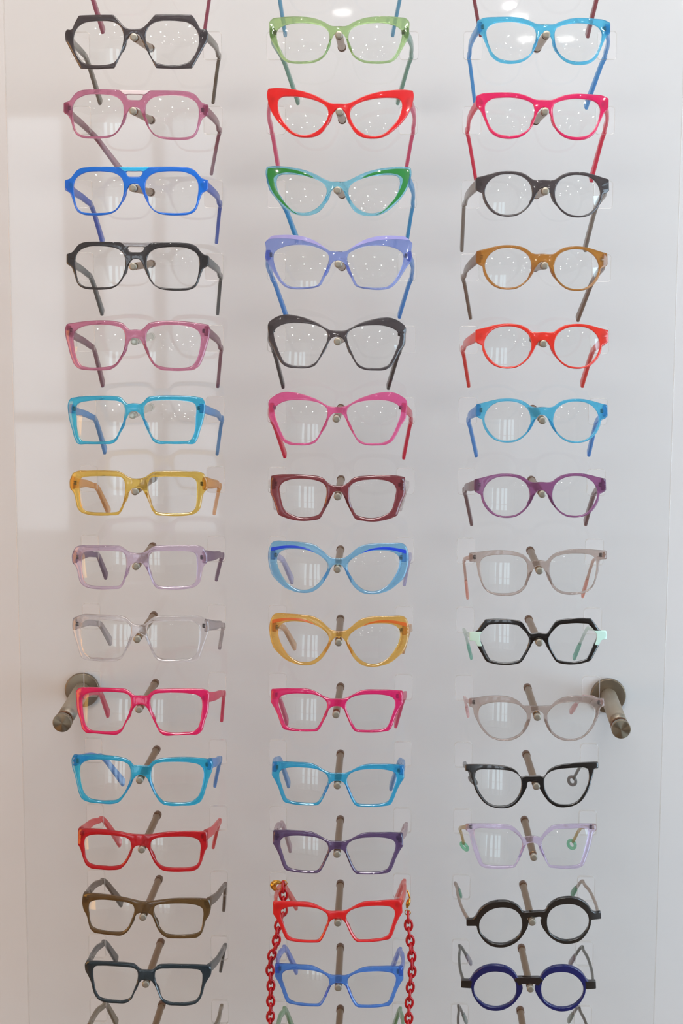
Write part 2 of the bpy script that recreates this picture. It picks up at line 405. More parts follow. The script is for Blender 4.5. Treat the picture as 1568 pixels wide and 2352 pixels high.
MODELS = {  # right half of each front, millimetres, (x, z, corner)
 'm1': {
  'outer': ((0,7.47,0),(7.72,8.29,0),(12.03,11.93,0),(15.8,16.09,0),(20.09,20.78,1),(37.46,21.15,0),(54.98,21.2,1),(59.09,14.9,0),(63.4,8.08,0),(68.06,8.26,0),(68.88,6.94,0),(69.35,-1.91,1),(67.46,-5.11,0),(61.15,-16.81,0),(54.3,-28.92,1),(37.01,-29.82,0),(20.42,-29.3,1),(16.98,-22.86,0),(12.81,-14.55,0),(8.63,-6.24,0),(6.01,-1.05,0),(3.9,2.07,0),(0,3.11,0)),
  'lens': ((10.87,3.11,0),(12.52,7.78,0),(16.28,11.95,0),(22.67,14.6,0),(32.16,15.45,0),(42.64,15.15,0),(50.97,13.81,0),(56.15,10.64,0),(59.44,6.07,0),(61.07,0.92,0),(61.02,-5.33,0),(59.32,-11.65,0),(55.94,-18.01,0),(51.73,-22.82,0),(45.44,-25.38,0),(35.99,-26.29,0),(26.5,-25.7,0),(20.69,-24.09,0),(16.48,-19.74,0),(13.35,-13.51,0),(11.3,-6.24,0),(10.5,-1.04,0)),
  'hinge': (68.76,3.28),
 },
 'm2': {
  'outer': ((0,18.26,0),(15.99,18.67,0),(31.92,19.16,0),(45.65,19.09,0),(53.04,18.38,0),(58.33,15.9,0),(62.05,11.65,0),(64.7,8.83,0),(67.87,7.74,0),(70.51,7.04,1),(70.59,-2.2,1),(68.5,-3.7,0),(65.67,-5.34,0),(63.59,-9.49,0),(61.74,-14.9,0),(59.89,-20.3,0),(57.07,-24.16,0),(52.34,-26.5,0),(42.83,-27.63,0),(32.24,-27.58,0),(23.73,-26.25,0),(18.38,-23.42,0),(14.62,-19.28,0),(10.84,-12.48,0),(8.13,-6.2,0),(5.95,-0.96,0),(3.79,1.75,0),(0,2.65,0)),
  'lens': ((10.45,-0.87,0),(11.06,4.42,0),(13.92,9.24,0),(19.22,12.54,0),(27.71,14.16,0),(38.29,14.76,0),(46.75,14.38,0),(53.61,12.27,0),(58.38,9.13,0),(60.95,4.17,0),(61.53,-2.16,0),(60.64,-9.64,0),(59.43,-16.07,0),(57.57,-20.41,0),(53.38,-23.79,0),(45.99,-25.17,0),(34.34,-25.39,0),(24.78,-24.63,0),(19.23,-22.66,0),(15.14,-17.68,0),(12.12,-12.46,0),(10.8,-6.67,0)),
  'hinge': (70.23,2.35),
  'hole': ((0.51,14.46,0),(6.94,14.57,1),(8.34,13.65,1),(7.7,11.74,0),(6.11,9.6,1),(4.83,9.16,1),(0.53,9.08,0)),
  'bar': ((0.49,18.26,0),(15.46,18.56,1),(12.59,16.27,1),(9.62,13.99,1),(8.12,14.17,1),(6.94,14.57,1),(0.51,14.46,0)),
 },
 'm5': {
  'outer': ((0,9.02,0),(6.22,8.84,0),(8.94,11.27,0),(13.29,15.25,0),(18.72,16.62,0),(34.95,17.98,0),(51.06,17.26,0),(63.89,15.88,0),(70.5,15,1),(71.91,12.08,0),(71.97,3.84,0),(69.38,-6.13,0),(65.75,-18.32,0),(62.07,-26.1,0),(57.82,-29.5,0),(48.21,-31.14,0),(34.23,-31.4,0),(24.49,-30.45,0),(19.59,-27.45,0),(15.75,-23.11,0),(11.32,-14.95,0),(7.98,-7.33,0),(5.2,-1.66,0),(2.99,-0.15,0),(0,0.49,0)),
  'lens': ((10.43,2.54,0),(11.7,7.47,0),(15.5,10.79,0),(23.09,12.74,0),(34.98,13.71,0),(46.8,13.31,0),(55.38,11.57,0),(61.28,7.9,0),(63.46,2.48,0),(63.19,-5.22,0),(61.97,-12.93,0),(59.36,-20.68,0),(55.13,-26.27,0),(48.18,-28.29,0),(35.29,-28.53,0),(26.64,-27.57,0),(20.11,-25.25,0),(15.72,-19.29,0),(11.84,-11.67,0),(10.48,-4.03,0)),
  'hinge': (71.4,8.77),
 },
 'm6': {
  'outer': ((0,6.82,0),(7.66,6.59,0),(10.43,9.33,0),(13.75,12.63,0),(19.24,13.62,0),(33.42,14.31,0),(49.6,14.07,0),(61.38,13.08,0),(66.72,11.7,0),(68.31,9.29,0),(68.62,-4.18,0),(67.54,-9.71,0),(64.55,-19.67,0),(61.33,-29.63,0),(59.19,-32.95,0),(49.54,-33.76,0),(33.35,-33.81,0),(21.9,-33.05,0),(18.62,-30.85,0),(15.34,-24.24,0),(11.49,-16.53,0),(7.64,-7.72,0),(5.43,-3.87,0),(0,-1.1,0)),
  'lens': ((9.65,2.18,0),(12.08,6.58,0),(15.94,8.56,0),(24.7,9.55,0),(36.66,9.92,0),(48.52,9.11,0),(56.57,7.63,0),(59.77,5.67,0),(60.62,2.37,0),(60.29,-8.67,0),(59.53,-19.71,0),(57.59,-26.34,0),(54.91,-29.88,0),(46.32,-31.13,0),(33.35,-31.27,0),(24.64,-30.62,0),(19.17,-28.09,0),(15.34,-22.04,0),(11.5,-13.23,0),(9.85,-5.52,0)),
  'hinge': (68.41,1.89),
 },
 'm10': {
  'outer': ((0,5.66,0),(7.61,6.09,0),(10.99,9.17,0),(15.5,11.8,0),(23.37,12.39,0),(41.19,12.67,0),(57.73,12.25,0),(65.4,11.31,0),(68.14,9.33,0),(68.51,-0.9,0),(67.89,-9.96,0),(64.43,-21.23,0),(61.18,-31.37,0),(58.44,-33.8,0),(47.99,-34.52,0),(34.7,-35.06,0),(23.53,-34.57,0),(20.72,-32.65,0),(15.63,-24.18,0),(11.08,-15.16,0),(7.65,-8.4,0),(5.37,-5.59,0),(3.09,-3.92,0),(0,-3.39,0)),
  'lens': ((10.11,1.81,0),(11.57,5.21,0),(14.96,7.27,0),(23.38,8.32,0),(36.77,8.52,0),(48.94,7.61,0),(57.75,5.56,0),(61.05,2.67,0),(61.95,-1.89,0),(61.44,-12.09,0),(60.04,-21.13,0),(57.87,-27.33,0),(54.03,-30.65,0),(44.67,-31.87,0),(32.46,-32.1,0),(24.64,-30.95,0),(20.14,-28.69,0),(15.61,-20.78,0),(12.2,-12.88,0),(10.14,-4.98,0)),
  'hinge': (68.28,2.51),
 },
 'm7': {
  'outer': ((0,5.6,0),(8.28,7.07,0),(12.77,10.09,0),(17.24,12.87,0),(23.85,13.27,0),(38.05,13.32,0),(51.05,12.72,0),(61.83,11.86,0),(66.1,9.71,0),(67.88,6.06,0),(69.44,2.86,0),(69.64,-6.13,1),(66.37,-9.39,0),(64.69,-13.83,0),(63.51,-20.54,0),(61.81,-26.12,0),(57.97,-29.94,0),(51.44,-31.77,0),(39.46,-32.49,0),(27.42,-31.73,0),(18.62,-30.52,0),(15.38,-26.34,0),(12.21,-18.47,0),(9.03,-10.61,0),(6.34,-6.13,0),(4.16,-4.12,0),(0,-3.69,0)),
  'lens': ((11.7,0.59,0),(12.66,4.5,0),(14.91,6.73,0),(22.64,7.69,0),(36.86,7.63,0),(49.88,6.81,0),(56.34,5.53,0),(59,2.65,0),(59.46,-2.42,0),(59.33,-11.4,0),(58.65,-20.38,0),(57.51,-24.85,0),(54.21,-28.13,0),(47.13,-29.28,0),(36.23,-29.38,0),(25.27,-29,0),(19.23,-27.71,0),(16,-22.97,0),(12.85,-13.98,0),(11.65,-7.25,0)),
  'hinge': (69.4,-0.5),
 },
 'm9': {
  'outer': ((0,5.3,0),(5.26,6.05,0),(9.18,9.14,0),(13.65,12.9,0),(19.22,14.51,0),(33.65,14.86,0),(49.08,15.1,0),(58.95,14.63,0),(65.54,11.91,0),(69.38,9.56,1),(69.97,1.39,0),(68.91,-4.26,0),(65.68,-14.39,0),(62.45,-24.53,0),(60.28,-29.59,0),(55.9,-31.77,0),(46.01,-32.51,0),(32.75,-32.61,0),(21.63,-31.46,0),(17.72,-29.21,0),(13.78,-23.01,0),(9.26,-12.88,0),(6.44,-7.26,0),(3.61,-4.47,0),(0,-2.82,0)),
  'lens': ((8.09,0.66,0),(9.2,4.63,0),(12.55,7.48,0),(20.36,8.65,0),(34.78,9.55,0),(46.91,9.24,0),(55.7,8.23,0),(59.55,5,0),(60.9,-0.69,0),(60.5,-8.61,0),(59.34,-17.66,0),(56.96,-24.42,0),(52.59,-28.3,0),(42.68,-29.07,0),(30.52,-29.43,0),(22.74,-28.63,0),(18.27,-26.38,0),(13.77,-18.49,0),(10.38,-10.61,0),(8.33,-3.85,0)),
  'hinge': (69.95,4.22),
 },
 'm11': {
  'outer': ((0,6.53,0),(8.09,6.74,0),(10.84,10,0),(14.17,12.13,0),(22.58,14.2,0),(36.04,15.3,0),(49.49,15.23,0),(62.97,13.86,0),(71.4,12.37,1),(72.6,9.69,0),(72.25,1.62,0),(69.14,-7.5,0),(66.59,-16.65,0),(64.03,-25.8,0),(60.82,-31.47,0),(54.17,-34.19,0),(41.85,-34.8,0),(28.36,-34.52,0),(22.68,-32.83,0),(16.88,-26.58,0),(12.15,-18.62,0),(8.55,-10.67,0),(5.58,-5.58,0),(3.27,-3.92,0),(0,-3.43,0)),
  'lens': ((10.57,-1.46,0),(11.02,3.13,0),(13.17,7.19,0),(18.19,9.56,0),(27.18,10.46,0),(38.41,10.6,0),(49.64,9.83,0),(58.66,7.5,0),(62.68,3.62,0),(63.97,-2.75,0),(63.07,-10.79,0),(61.38,-18.81,0),(58.43,-25.65,0),(52.94,-30.13,0),(42.89,-31.71,0),(31.65,-31.3,0),(23.73,-29.95,0),(17.94,-24.27,0),(13.19,-15.16,0),(10.98,-8.33,0)),
  'hinge': (71.88,7.17),
 },
 'm12': {
  'outer': ((0,10.57,0),(11.07,10.96,0),(21.35,12.76,0),(33.8,13.81,0),(48.37,13.89,0),(60.61,13.24,0),(67.47,12.51,1),(67.97,-4.18,1),(66.08,-7,0),(63.84,-13.33,0),(61.59,-20.25,0),(58.79,-25.39,0),(54.88,-27.78,0),(44.82,-28.54,0),(31.31,-28.32,0),(22.25,-26.7,0),(16.58,-22.01,0),(12.05,-14.42,0),(8.66,-6.27,0),(5.81,-2.21,0),(3.52,-1.09,0),(0,-0.78,0)),
  'lens': ((10.19,-0.39,0),(11.02,3.71,0),(14.47,6.43,0),(23.59,8.08,0),(36.02,8.62,0),(48.34,8.04,0),(55.03,6.48,0),(59.46,3.58,0),(61.11,-1.43,0),(60.52,-9.62,0),(59.38,-17.78,0),(56.58,-22.34,0),(50.43,-24.41,0),(39.22,-24.73,0),(27.94,-24.05,0),(21.14,-22.01,0),(15.48,-15.57,0),(12.09,-8.57,0),(10.4,-3.9,0)),
  'hinge': (67.79,7.34),
 },
 'm13': {
  'outer': ((0,9.83,0),(8.81,11.02,0),(19.19,12.72,0),(31.75,14.15,0),(46.42,14.25,0),(58.72,13.66,0),(67.06,12.34,1),(68.21,2.8,0),(66.58,-5.07,1),(63.27,-10.01,0),(61.08,-18.23,0),(58.88,-24.08,0),(55.54,-27.28,0),(46.57,-28.2,0),(33,-28.27,0),(23.87,-27.49,0),(18.69,-24.25,0),(14.07,-17.84,0),(10.58,-9.64,0),(7.67,-3.82,0),(4.76,-2.15,0),(0,-2.01,0)),
  'lens': ((10.21,2.19,0),(11.71,5.79,0),(15.75,7.68,0),(24.93,8.67,0),(36.3,9.06,0),(47.56,8.31,0),(55.41,6.32,0),(59.88,3.19,0),(61.01,-1.6,0),(60.26,-8.69,0),(59.18,-16.96,0),(57.19,-21.63,0),(52.17,-23.83,0),(42.05,-24.79,0),(30.71,-24.71,0),(22.71,-23.35,0),(16.95,-17.76,0),(12.89,-8.38,0),(10.68,-2.53,0)),
  'hinge': (67.85,7.56),
 },
 'm14': {
  'outer': ((0,6.56,0),(6.42,7.13,0),(9.32,9.6,0),(12.8,12.31,0),(20.29,13.09,0),(34.03,12.83,0),(51.04,11.96,0),(62.87,10.63,1),(66.24,8.56,0),(66.6,0.08,1),(62.34,-6.84,0),(60.09,-11.52,0),(58.42,-18.66,0),(55.6,-25.74,0),(51.09,-30.31,0),(44.28,-31.79,0),(31.74,-31.64,0),(21.41,-30.32,0),(16.22,-26.47,0),(11.6,-16.26,0),(7.56,-7.9,0),(4.65,-4.61,0),(2.32,-3.83,0),(0,-3.68,0)),
  'lens': ((8.97,2.97,0),(9.9,6,0),(13.37,7.86,0),(22.59,8.64,0),(36.3,8.44,0),(48.78,7.5,0),(54.99,6.08,0),(57.25,3.17,0),(57.83,-4.11,0),(56.49,-13.69,0),(54.47,-22.04,0),(50.52,-27.25,0),(43.14,-28.72,0),(32.89,-28.76,0),(23.71,-27.91,0),(17.95,-25.25,0),(13.92,-17.44,0),(10.46,-7.84,0),(8.96,-1.85,0)),
  'hinge': (66.25,4.7),
 },
 'n1': {
  'outer': ((0,9.7,0),(7.2,10.03,0),(11.97,12.5,0),(18.32,15.76,0),(26.81,18.27,0),(37.43,19.69,0),(47.01,20.13,0),(57.69,19.89,0),(64.65,19.08,0),(66.91,17.12,0),(67.38,9.74,0),(66.89,2.29,0),(63.18,-5.38,0),(58.94,-13.05,0),(54.7,-19.65,0),(50.98,-22.49,0),(44.05,-24.4,0),(34.47,-25.08,0),(23.83,-24.22,0),(17.44,-21.49,0),(13.17,-17.86,0),(9.95,-11.56,0),(7.8,-5.25,0),(5.64,0.54,0),(3.51,3.16,0),(0,3.9,0)),
  'lens': ((9.15,1.09,0),(10.41,5.31,0),(13.58,8.72,0),(20.47,11.58,0),(30.02,13.31,0),(40.66,13.92,0),(49.18,13.06,0),(55.6,11.09,0),(59.36,8.14,0),(60.45,3.98,0),(59.42,-2.44,0),(56.79,-10,0),(53.61,-16.53,0),(49.37,-20.98,0),(41.91,-22.69,0),(30.2,-23.1,0),(21.69,-21.62,0),(15.3,-17.83,0),(11.55,-11.55,0),(9.39,-5.24,0)),
  'hinge': (67.19,6.55),
 },
 'n2': {
  'outer': ((0,9.38,0),(7.41,9.5,0),(13.76,12.14,0),(21.13,16.16,0),(31.7,20.41,0),(42.3,23.17,0),(52.94,25,0),(62.55,26,0),(70.28,25.75,1),(71.21,22.81,0),(70.17,12.98,0),(66.36,2.9,0),(61.2,-5.1,0),(54.96,-12.06,0),(47.65,-18.5,0),(40.27,-22.19,0),(32.83,-23.34,0),(24.28,-22.76,0),(17.81,-20,0),(13.41,-15.3,0),(10.04,-8.94,0),(7.19,-2.55,0),(4.39,2.23,0),(2.74,3.81,0),(0,4.21,0)),
  'lens': ((10.53,0.75,0),(11.81,5.09,0),(14.93,8.41,0),(21.25,11.86,0),(29.72,14.6,0),(39.27,16.52,0),(48.86,17.36,0),(56.36,16.96,0),(59.08,15.23,0),(60.26,11.01,0),(59.17,3.37,0),(55.84,-4.44,0),(50.67,-11.29,0),(43.37,-18.23,0),(34.9,-20.87,0),(26.35,-19.99,0),(18.76,-15.66,0),(13.24,-8.85,0),(10.96,-3.54,0)),
  'hinge': (70.76,15.2),
  'inlay': ((22.3,12.23,1),(28.6,16.27,0),(38.12,19.9,0),(48.74,22.31,0),(59.4,23.68,0),(69.25,23.92,1),(69.55,20.49,0),(67.79,9.51,0),(62.71,-1.19,0),(55.44,-9.87,0),(47.61,-16.89,0),(41.84,-21.02,0),(37.62,-22.66,1),(43.92,-18.74,0),(49.64,-12.98,0),(55.85,-4.98,0),(59.93,2.89,0),(62.43,9.58,0),(62.84,14.47,0),(59.56,17.22,0),(54.18,18.51,0),(43.5,18.08,0),(33.95,15.89,0),(25.48,13.11,0)),
 },
 'n4': {
  'outer': ((0,6.32,0),(7.61,6.6,0),(12.99,9.4,0),(19.42,14.42,0),(26.95,18.43,0),(36.65,21.46,0),(47.48,22.78,0),(58.34,22.99,0),(65.98,22.34,0),(72.6,16.19,1),(71.57,11.21,0),(71.91,0.29,0),(67.4,-6.53,0),(62.06,-15.55,0),(56.71,-23.45,0),(51.33,-28.05,0),(42.68,-30.24,0),(30.77,-30.19,0),(22.11,-29,0),(17.76,-27.47,0),(13.35,-20.49,0),(10.01,-12.93,0),(7.24,-7.54,0),(5.03,-3.76,0),(0,-2.7,0)),
  'lens': ((8.97,1.18,0),(10.34,4.47,0),(15.17,7.81,0),(22.71,11.02,0),(32.42,12.93,0),(42.17,13.29,0),(51.95,12.09,0),(58.5,9.91,0),(62.89,6.32,0),(63.83,0.91,0),(62.49,-5.71,0),(58.78,-14.63,0),(53.45,-23.05,0),(48.07,-27.09,0),(39.41,-28.51,0),(27.51,-28.33,0),(19.92,-26.88,0),(15.5,-19.36,0),(11.61,-10.73,0),(9.47,-4.24,0)),
  'hinge': (71.64,4.65),
  'bar': ((10.84,8.06,0),(19.42,14.42,0),(26.95,18.43,0),(36.65,21.46,0),(47.48,22.78,0),(58.34,22.99,0),(65.98,22.34,0),(72.38,16.4,0),(70.39,18.57,0),(63.83,19.7,0),(57.3,19.66,0),(47.53,18.97,0),(36.7,17.33,0),(26.99,14.62,0),(19.45,11.92,0)),
 },
 'n5': {
  'outer': ((0,4.43,0),(7.12,4.86,0),(12.54,7.45,0),(19.03,11.3,0),(27.75,14.94,0),(36.54,17.54,0),(45.4,19.3,0),(52.11,19.44,0),(60.03,17.16,0),(66.35,13.15,1),(67.88,11.04,0),(67.8,1.14,0),(66.86,-6.61,0),(63.05,-12.32,0),(58.77,-21.33,0),(53.36,-29.28,0),(48.95,-31.9,0),(37.84,-33.27,0),(27.86,-32.8,0),(21.74,-30.63,0),(16.62,-23.72,0),(12.02,-15.7,0),(8.54,-8.18,0),(5.69,-3.37,0),(3.46,-1.8,0),(0,-1.35,0)),
  'lens': ((9.45,-0.51,0),(10.67,3.35,0),(14.75,6.77,0),(22.37,9.58,0),(33.38,11.15,0),(44.49,11.37,0),(53.48,9.65,0),(59.18,6.68,0),(62.09,3,0),(61.7,-3.61,0),(59.08,-11.44,0),(55.37,-20.41,0),(51.06,-27.2,0),(45.55,-29.98,0),(35.56,-30.85,0),(26.7,-30.45,0),(21.11,-27.38,0),(15.37,-17.76,0),(11.31,-9.18,0),(9.75,-3.77,0)),
  'hinge': (67.71,4.43),
 },
 'n7': {
  'outer': ((0,7.43,0),(5.85,8.03,0),(10.24,10.61,0),(14.62,14.84,0),(18.48,16.41,0),(27.86,17.54,0),(38.93,18.2,0),(50.04,18.06,0),(60.08,17.44,0),(67.04,16.04,1),(67.81,-0.68,1),(64.31,-8.44,0),(61.61,-16.21,0),(59.44,-22.32,0),(53.88,-25.03,0),(44.99,-27.4,0),(34.99,-28.44,0),(26.11,-27.64,0),(17.78,-25.65,0),(13.84,-19.32,0),(9.34,-10.46,0),(5.95,-2.72,0),(3.7,1.14,0),(0,2.22,0)),
  'lens': ((11.21,1.75,0),(11.94,6.18,0),(14.67,9.52,0),(21.28,12.32,0),(31.22,13.66,0),(41.2,13.65,0),(50.11,11.95,0),(55.72,8.91,0),(58.23,4.44,0),(57.53,-2.79,0),(55.95,-10.57,0),(53.79,-16.67,0),(49.37,-20.53,0),(41.61,-23.81,0),(33.85,-24.88,0),(24.96,-23.75,0),(18.85,-21.53,0),(14.91,-14.88,0),(12.06,-6.01,0)),
  'hinge': (67.36,8.24),
 },
 'n8': {
  'outer': ((0,8.15,0),(7.16,9.03,0),(11.55,12.11,0),(17.02,16.99,0),(22.51,20.74,0),(29.12,22.73,0),(39.08,23.76,0),(52.36,24.14,0),(63.46,24.15,0),(66.81,22.84,0),(68.52,20.18,0),(69.05,-4.18,0),(66.27,-10.9,0),(60.82,-16.51,0),(53.15,-22.69,0),(44.34,-26.1,0),(34.4,-27.53,0),(25.51,-26.3,0),(19.91,-23.04,0),(14.26,-17,0),(9.67,-8.17,0),(6.22,-1.55,0),(3.95,1.19,0),(0,1.91,0)),
  'lens': ((9.87,-0.38,0),(11.13,4.09,0),(14.95,8.05,0),(21.54,12.27,0),(30.36,15.18,0),(40.31,16.42,0),(50.28,16.09,0),(56.97,14.16,0),(60.92,10.29,0),(61.9,4.71,0),(60.57,-2,0),(56.82,-9.84,0),(50.85,-17.69,0),(43.18,-22.77,0),(35.45,-24.51,0),(26.56,-22.95,0),(19.83,-18.03,0),(14.15,-10.32,0),(10.95,-4.81,0)),
  'hinge': (68.59,9.79),
  'inlay': ((23.18,13.41,1),(30.32,17.18,0),(39.15,19.42,0),(48,20.08,0),(56.88,19.4,0),(68.24,17.38,1),(68.3,13.47,1),(61.39,15.31,0),(53.59,17.02,0),(44.72,17.48,0),(34.76,16.8,0)),
 },
 'n10': {
  'outer': ((0,6.55,0),(7.32,6.5,0),(12.93,8.57,0),(18.52,11.64,0),(25.24,14.81,0),(30.85,15.7,0),(40.98,15.63,0),(52.24,15.39,0),(66.95,14.1,1),(67.41,0.72,1),(63.73,-4.86,0),(60.4,-11.58,0),(57.09,-20.56,0),(54.31,-25.59,0),(52.07,-26.9,1),(41.37,-27.86,0),(30.12,-27.87,0),(20.55,-27.39,1),(18.29,-26.04,0),(14.3,-20.18,0),(10.86,-12.3,0),(7.99,-5.56,0),(5.71,-2.76,0),(3.45,-1.65,0),(0,-1.34,0)),
  'lens': ((9.62,1.22,0),(11.27,4.62,0),(15.18,7.46,0),(23.03,9.96,0),(33.14,10.72,0),(43.27,10.53,0),(51.17,9.3,0),(56.83,7.17,0),(59.35,3.73,0),(59.4,-1.37,0),(56.98,-9.24,0),(54.23,-17.1,0),(51.47,-22.71,0),(46.97,-24.66,0),(36.85,-25.55,0),(27.85,-25.49,0),(20.53,-24.46,0),(16.54,-19.05,0),(12.53,-10.04,0),(9.88,-3.29,0)),
  'hinge': (67.11,8.43),
 },
 'p1': {
  'outer': ((0,9.95,0),(8.9,10.36,0),(14.21,12.75,0),(21.61,15.27,0),(29.48,16.71,0),(39.39,17.11,0),(49.76,17.11,0),(58.03,16.71,0),(64.2,14.38,1),(64.11,4.17,1),(59.95,0.3,0),(57.85,-4,0),(54.68,-11.48,0),(50.47,-20.04,0),(44.2,-24.95,0),(36.89,-27,0),(28.53,-27.13,0),(21.21,-25.3,0),(14.93,-21.11,0),(10.23,-14.79,0),(7.65,-7.96,0),(5.59,-2.17,0),(2.97,1.53,0),(0,3.14,0)),
  'lens': ((9.03,2.51,0),(10.45,6.16,0),(15.23,8.97,0),(22.62,11.09,0),(31,12.23,0),(40.38,12.21,0),(48.67,11.2,0),(53.31,8.43,0),(55.65,4.32,0),(55.28,-2,0),(53.15,-9.43,0),(49.46,-16.92,0),(44.22,-21.8,0),(36.92,-24.06,0),(29.6,-24.49,0),(21.23,-22.67,0),(14.95,-18.48,0),(10.79,-12.18,0),(9.17,-4.83,0)),
  'hinge': (64.15,8.91),
 },
 'p3': {
  'outer': ((0,12.75,0),(7.31,12.36,0),(10.53,12.97,0),(14.86,16.13,0),(20.23,18.99,0),(27.69,20.59,0),(35.1,20.95,0),(42.48,20.39,0),(48.78,19.1,0),(57.16,16.91,0),(64.7,15.16,1),(65.17,4.07,1),(62.2,1.65,0),(58.82,0.2,0),(57.91,-4.62,0),(55.73,-10,0),(51.43,-15.93,0),(46.1,-20.05,0),(39.74,-22.13,0),(32.32,-22.71,0),(24.91,-21.44,0),(18.58,-17.7,0),(13.33,-12.35,0),(9.16,-5.94,0),(6.04,0.47,0),(2.89,4.22,0),(0,5,0)),
  'lens': ((11.08,0.43,0),(12.02,5.73,0),(14.78,11.03,0),(20.17,15.27,0),(27.64,17.72,0),(35.06,18.19,0),(42.44,17.3,0),(48.71,14.41,0),(53.38,9.7,0),(55.93,3.88,0),(56.16,-1.45,0),(54.51,-6.82,0),(50.42,-13.28,0),(45.08,-18.14,0),(38.7,-20.65,0),(32.35,-20.89,0),(24.94,-19.52,0),(18.62,-15.57,0),(13.9,-10.23,0),(11.53,-4.9,0)),
  'hinge': (64.83,9.4),
 },
 'p8': {
  'outer': ((0,6.88,0),(4.36,6.74,0),(7.68,6.01,0),(10.93,9.39,0),(15.28,13,0),(21.84,15.52,0),(31.7,17.27,0),(42.68,17.67,0),(53.69,16.58,0),(64.73,15.22,0),(68.6,14.75,1),(68.74,6.24,1),(62.13,5.38,0),(61.1,0.92,0),(60.11,-5.79,0),(58.01,-12.49,0),(55.37,-19.19,0),(51.04,-24.19,0),(44.49,-27.18,0),(35.71,-28.29,0),(26.9,-27.87,0),(19.16,-25.35,0),(13.58,-20.39,0),(10.16,-12.64,0),(6.74,-4.9,0),(3.91,-0.27,0),(0,1.43,0)),
  'lens': ((11.06,0.72,0),(12.1,5.18,0),(15.34,9.11,0),(21.9,11.63,0),(30.67,12.93,0),(39.46,12.87,0),(48.26,12.11,0),(54.35,10.1,0),(57.38,6.52,0),(58.13,0.93,0),(57.37,-6.89,0),(55.31,-15.83,0),(52.1,-21.4,0),(46.65,-24.51,0),(37.87,-25.83,0),(29.06,-25.52,0),(21.34,-23.66,0),(15.77,-19.26,0),(12.35,-11.5,0),(10.92,-4.84,0)),
  'hinge': (68.34,10.5),
 },
 'p9': {
  'outer': ((0,5.59,0),(4.62,5.07,0),(7.95,4.85,0),(12.36,10.51,0),(17.86,17.28,0),(24.48,18.7,0),(34.41,19.36,0),(43.24,19.41,0),(52.96,18.58,1),(57.64,12.52,0),(62.67,6.08,0),(66,5.14,0),(68.99,5.01,1),(69.06,-3.54,1),(63.85,-3.87,0),(60.58,-10.34,0),(56.75,-17.02,0),(51.82,-24.58,0),(45.74,-26.31,0),(35.78,-27.51,0),(26.92,-27,0),(17.49,-24.06,0),(13.59,-18.36,0),(9.12,-10.42,0),(5.21,-3.07,0),(2.98,-0.82,0),(0,-0.06,0)),
  'lens': ((9.85,-0.23,0),(11.28,3.16,0),(15.68,8.81,0),(20.64,13.31,1),(27.82,14.14,0),(37.75,14.44,0),(49.9,13.34,1),(54.36,8.66,0),(58.6,2.26,0),(58.63,-1.15,0),(55.58,-7.87,0),(52.31,-15.71,0),(48.48,-22.64,1),(41.3,-24.47,0),(33.56,-25.08,0),(25.8,-24.14,0),(19.15,-22.37,1),(15.24,-16.1,0),(11.33,-8.16,0),(9.97,-2.5,0)),
  'hinge': (68.81,0.69),
  'endpiece': ((69.1,5.12,1),(62.67,5.85,0),(55.81,6.23,1),(58.6,2.26,0),(58.63,-1.15,0),(56.36,-8.81,1),(61.12,-9.11,1),(63.85,-3.99,0),(69.17,-3.66,1)),
 },
 'p10': {
  'outer': ((0,9.99,0),(8.79,10.18,0),(13.81,10.35,0),(17.72,14.04,0),(24.4,17.9,0),(33.3,19.73,0),(42.19,19.9,0),(53.3,18.67,0),(61.09,16.83,0),(68.33,15.99,1),(68.89,7.95,1),(65.54,7.23,0),(63.31,-0.64,0),(60.53,-6.21,0),(57.18,-12.89,0),(52.17,-18.92,0),(46.6,-23.23,0),(39.92,-25.58,0),(32.12,-26.11,0),(24.33,-24.75,0),(17.65,-21.2,0),(12.08,-15.42,0),(8.19,-7.99,0),(6.53,-1.16,0),(6.54,1.11,0),(4.87,3.62,0),(0,5.11,0)),
  'lens': ((11.01,3.34,0),(13.8,6.72,0),(18.83,10.96,0),(26.62,12.96,0),(35.51,13.53,0),(44.41,12.77,0),(52.19,10.75,0),(57.19,7.66,0),(58.86,3.02,0),(58.63,-2.68,0),(56.63,-9.43,0),(52.17,-16.06,0),(46.6,-21.52,0),(38.8,-24.06,0),(31.01,-24.02,0),(23.22,-21.88,0),(16.54,-17.19,0),(12.32,-10.31,0),(10.43,-3.47,0)),
  'hinge': (68.66,11.85),
 },
 'p11': {
  'outer': ((0,7.16,0),(7.88,7.28,1),(9.93,6.05,0),(11.61,6.41,0),(15.43,11.56,0),(20.96,15.56,0),(27.64,17.48,0),(37.68,18.65,0),(48.85,19.03,0),(60.05,18.86,0),(67.89,18.48,1),(68.03,11.84,1),(64.11,11.75,0),(62.55,6.31,0),(60.45,-0.48,0),(58.35,-7.27,0),(54.04,-15.13,0),(48.57,-21.26,0),(40.81,-25.07,0),(33,-26.2,0),(25.14,-25.44,0),(18.35,-22.01,0),(12.61,-15.77,0),(8.54,-8.98,0),(5.6,-2.41,0),(5.55,0.09,0),(4.74,1.1,0),(0,0.91,0)),
  'lens': ((11.73,0.16,0),(12.2,4.71,0),(14.93,8.71,0),(19.91,11.8,0),(26.6,13.27,0),(35.54,13.78,0),(45.61,13.85,0),(53.44,13.45,0),(56.83,11.98,0),(57.82,7.61,0),(57.62,0.76,0),(55.53,-6.03,0),(51.21,-13.9,0),(45.74,-20.05,0),(38.53,-23.09,0),(31.82,-23.22,0),(25.08,-22.03,0),(19.4,-18.59,0),(14.79,-12.34,0),(12.18,-5.53,0)),
  'hinge': (67.74,15.28),
 },
 'p12': {
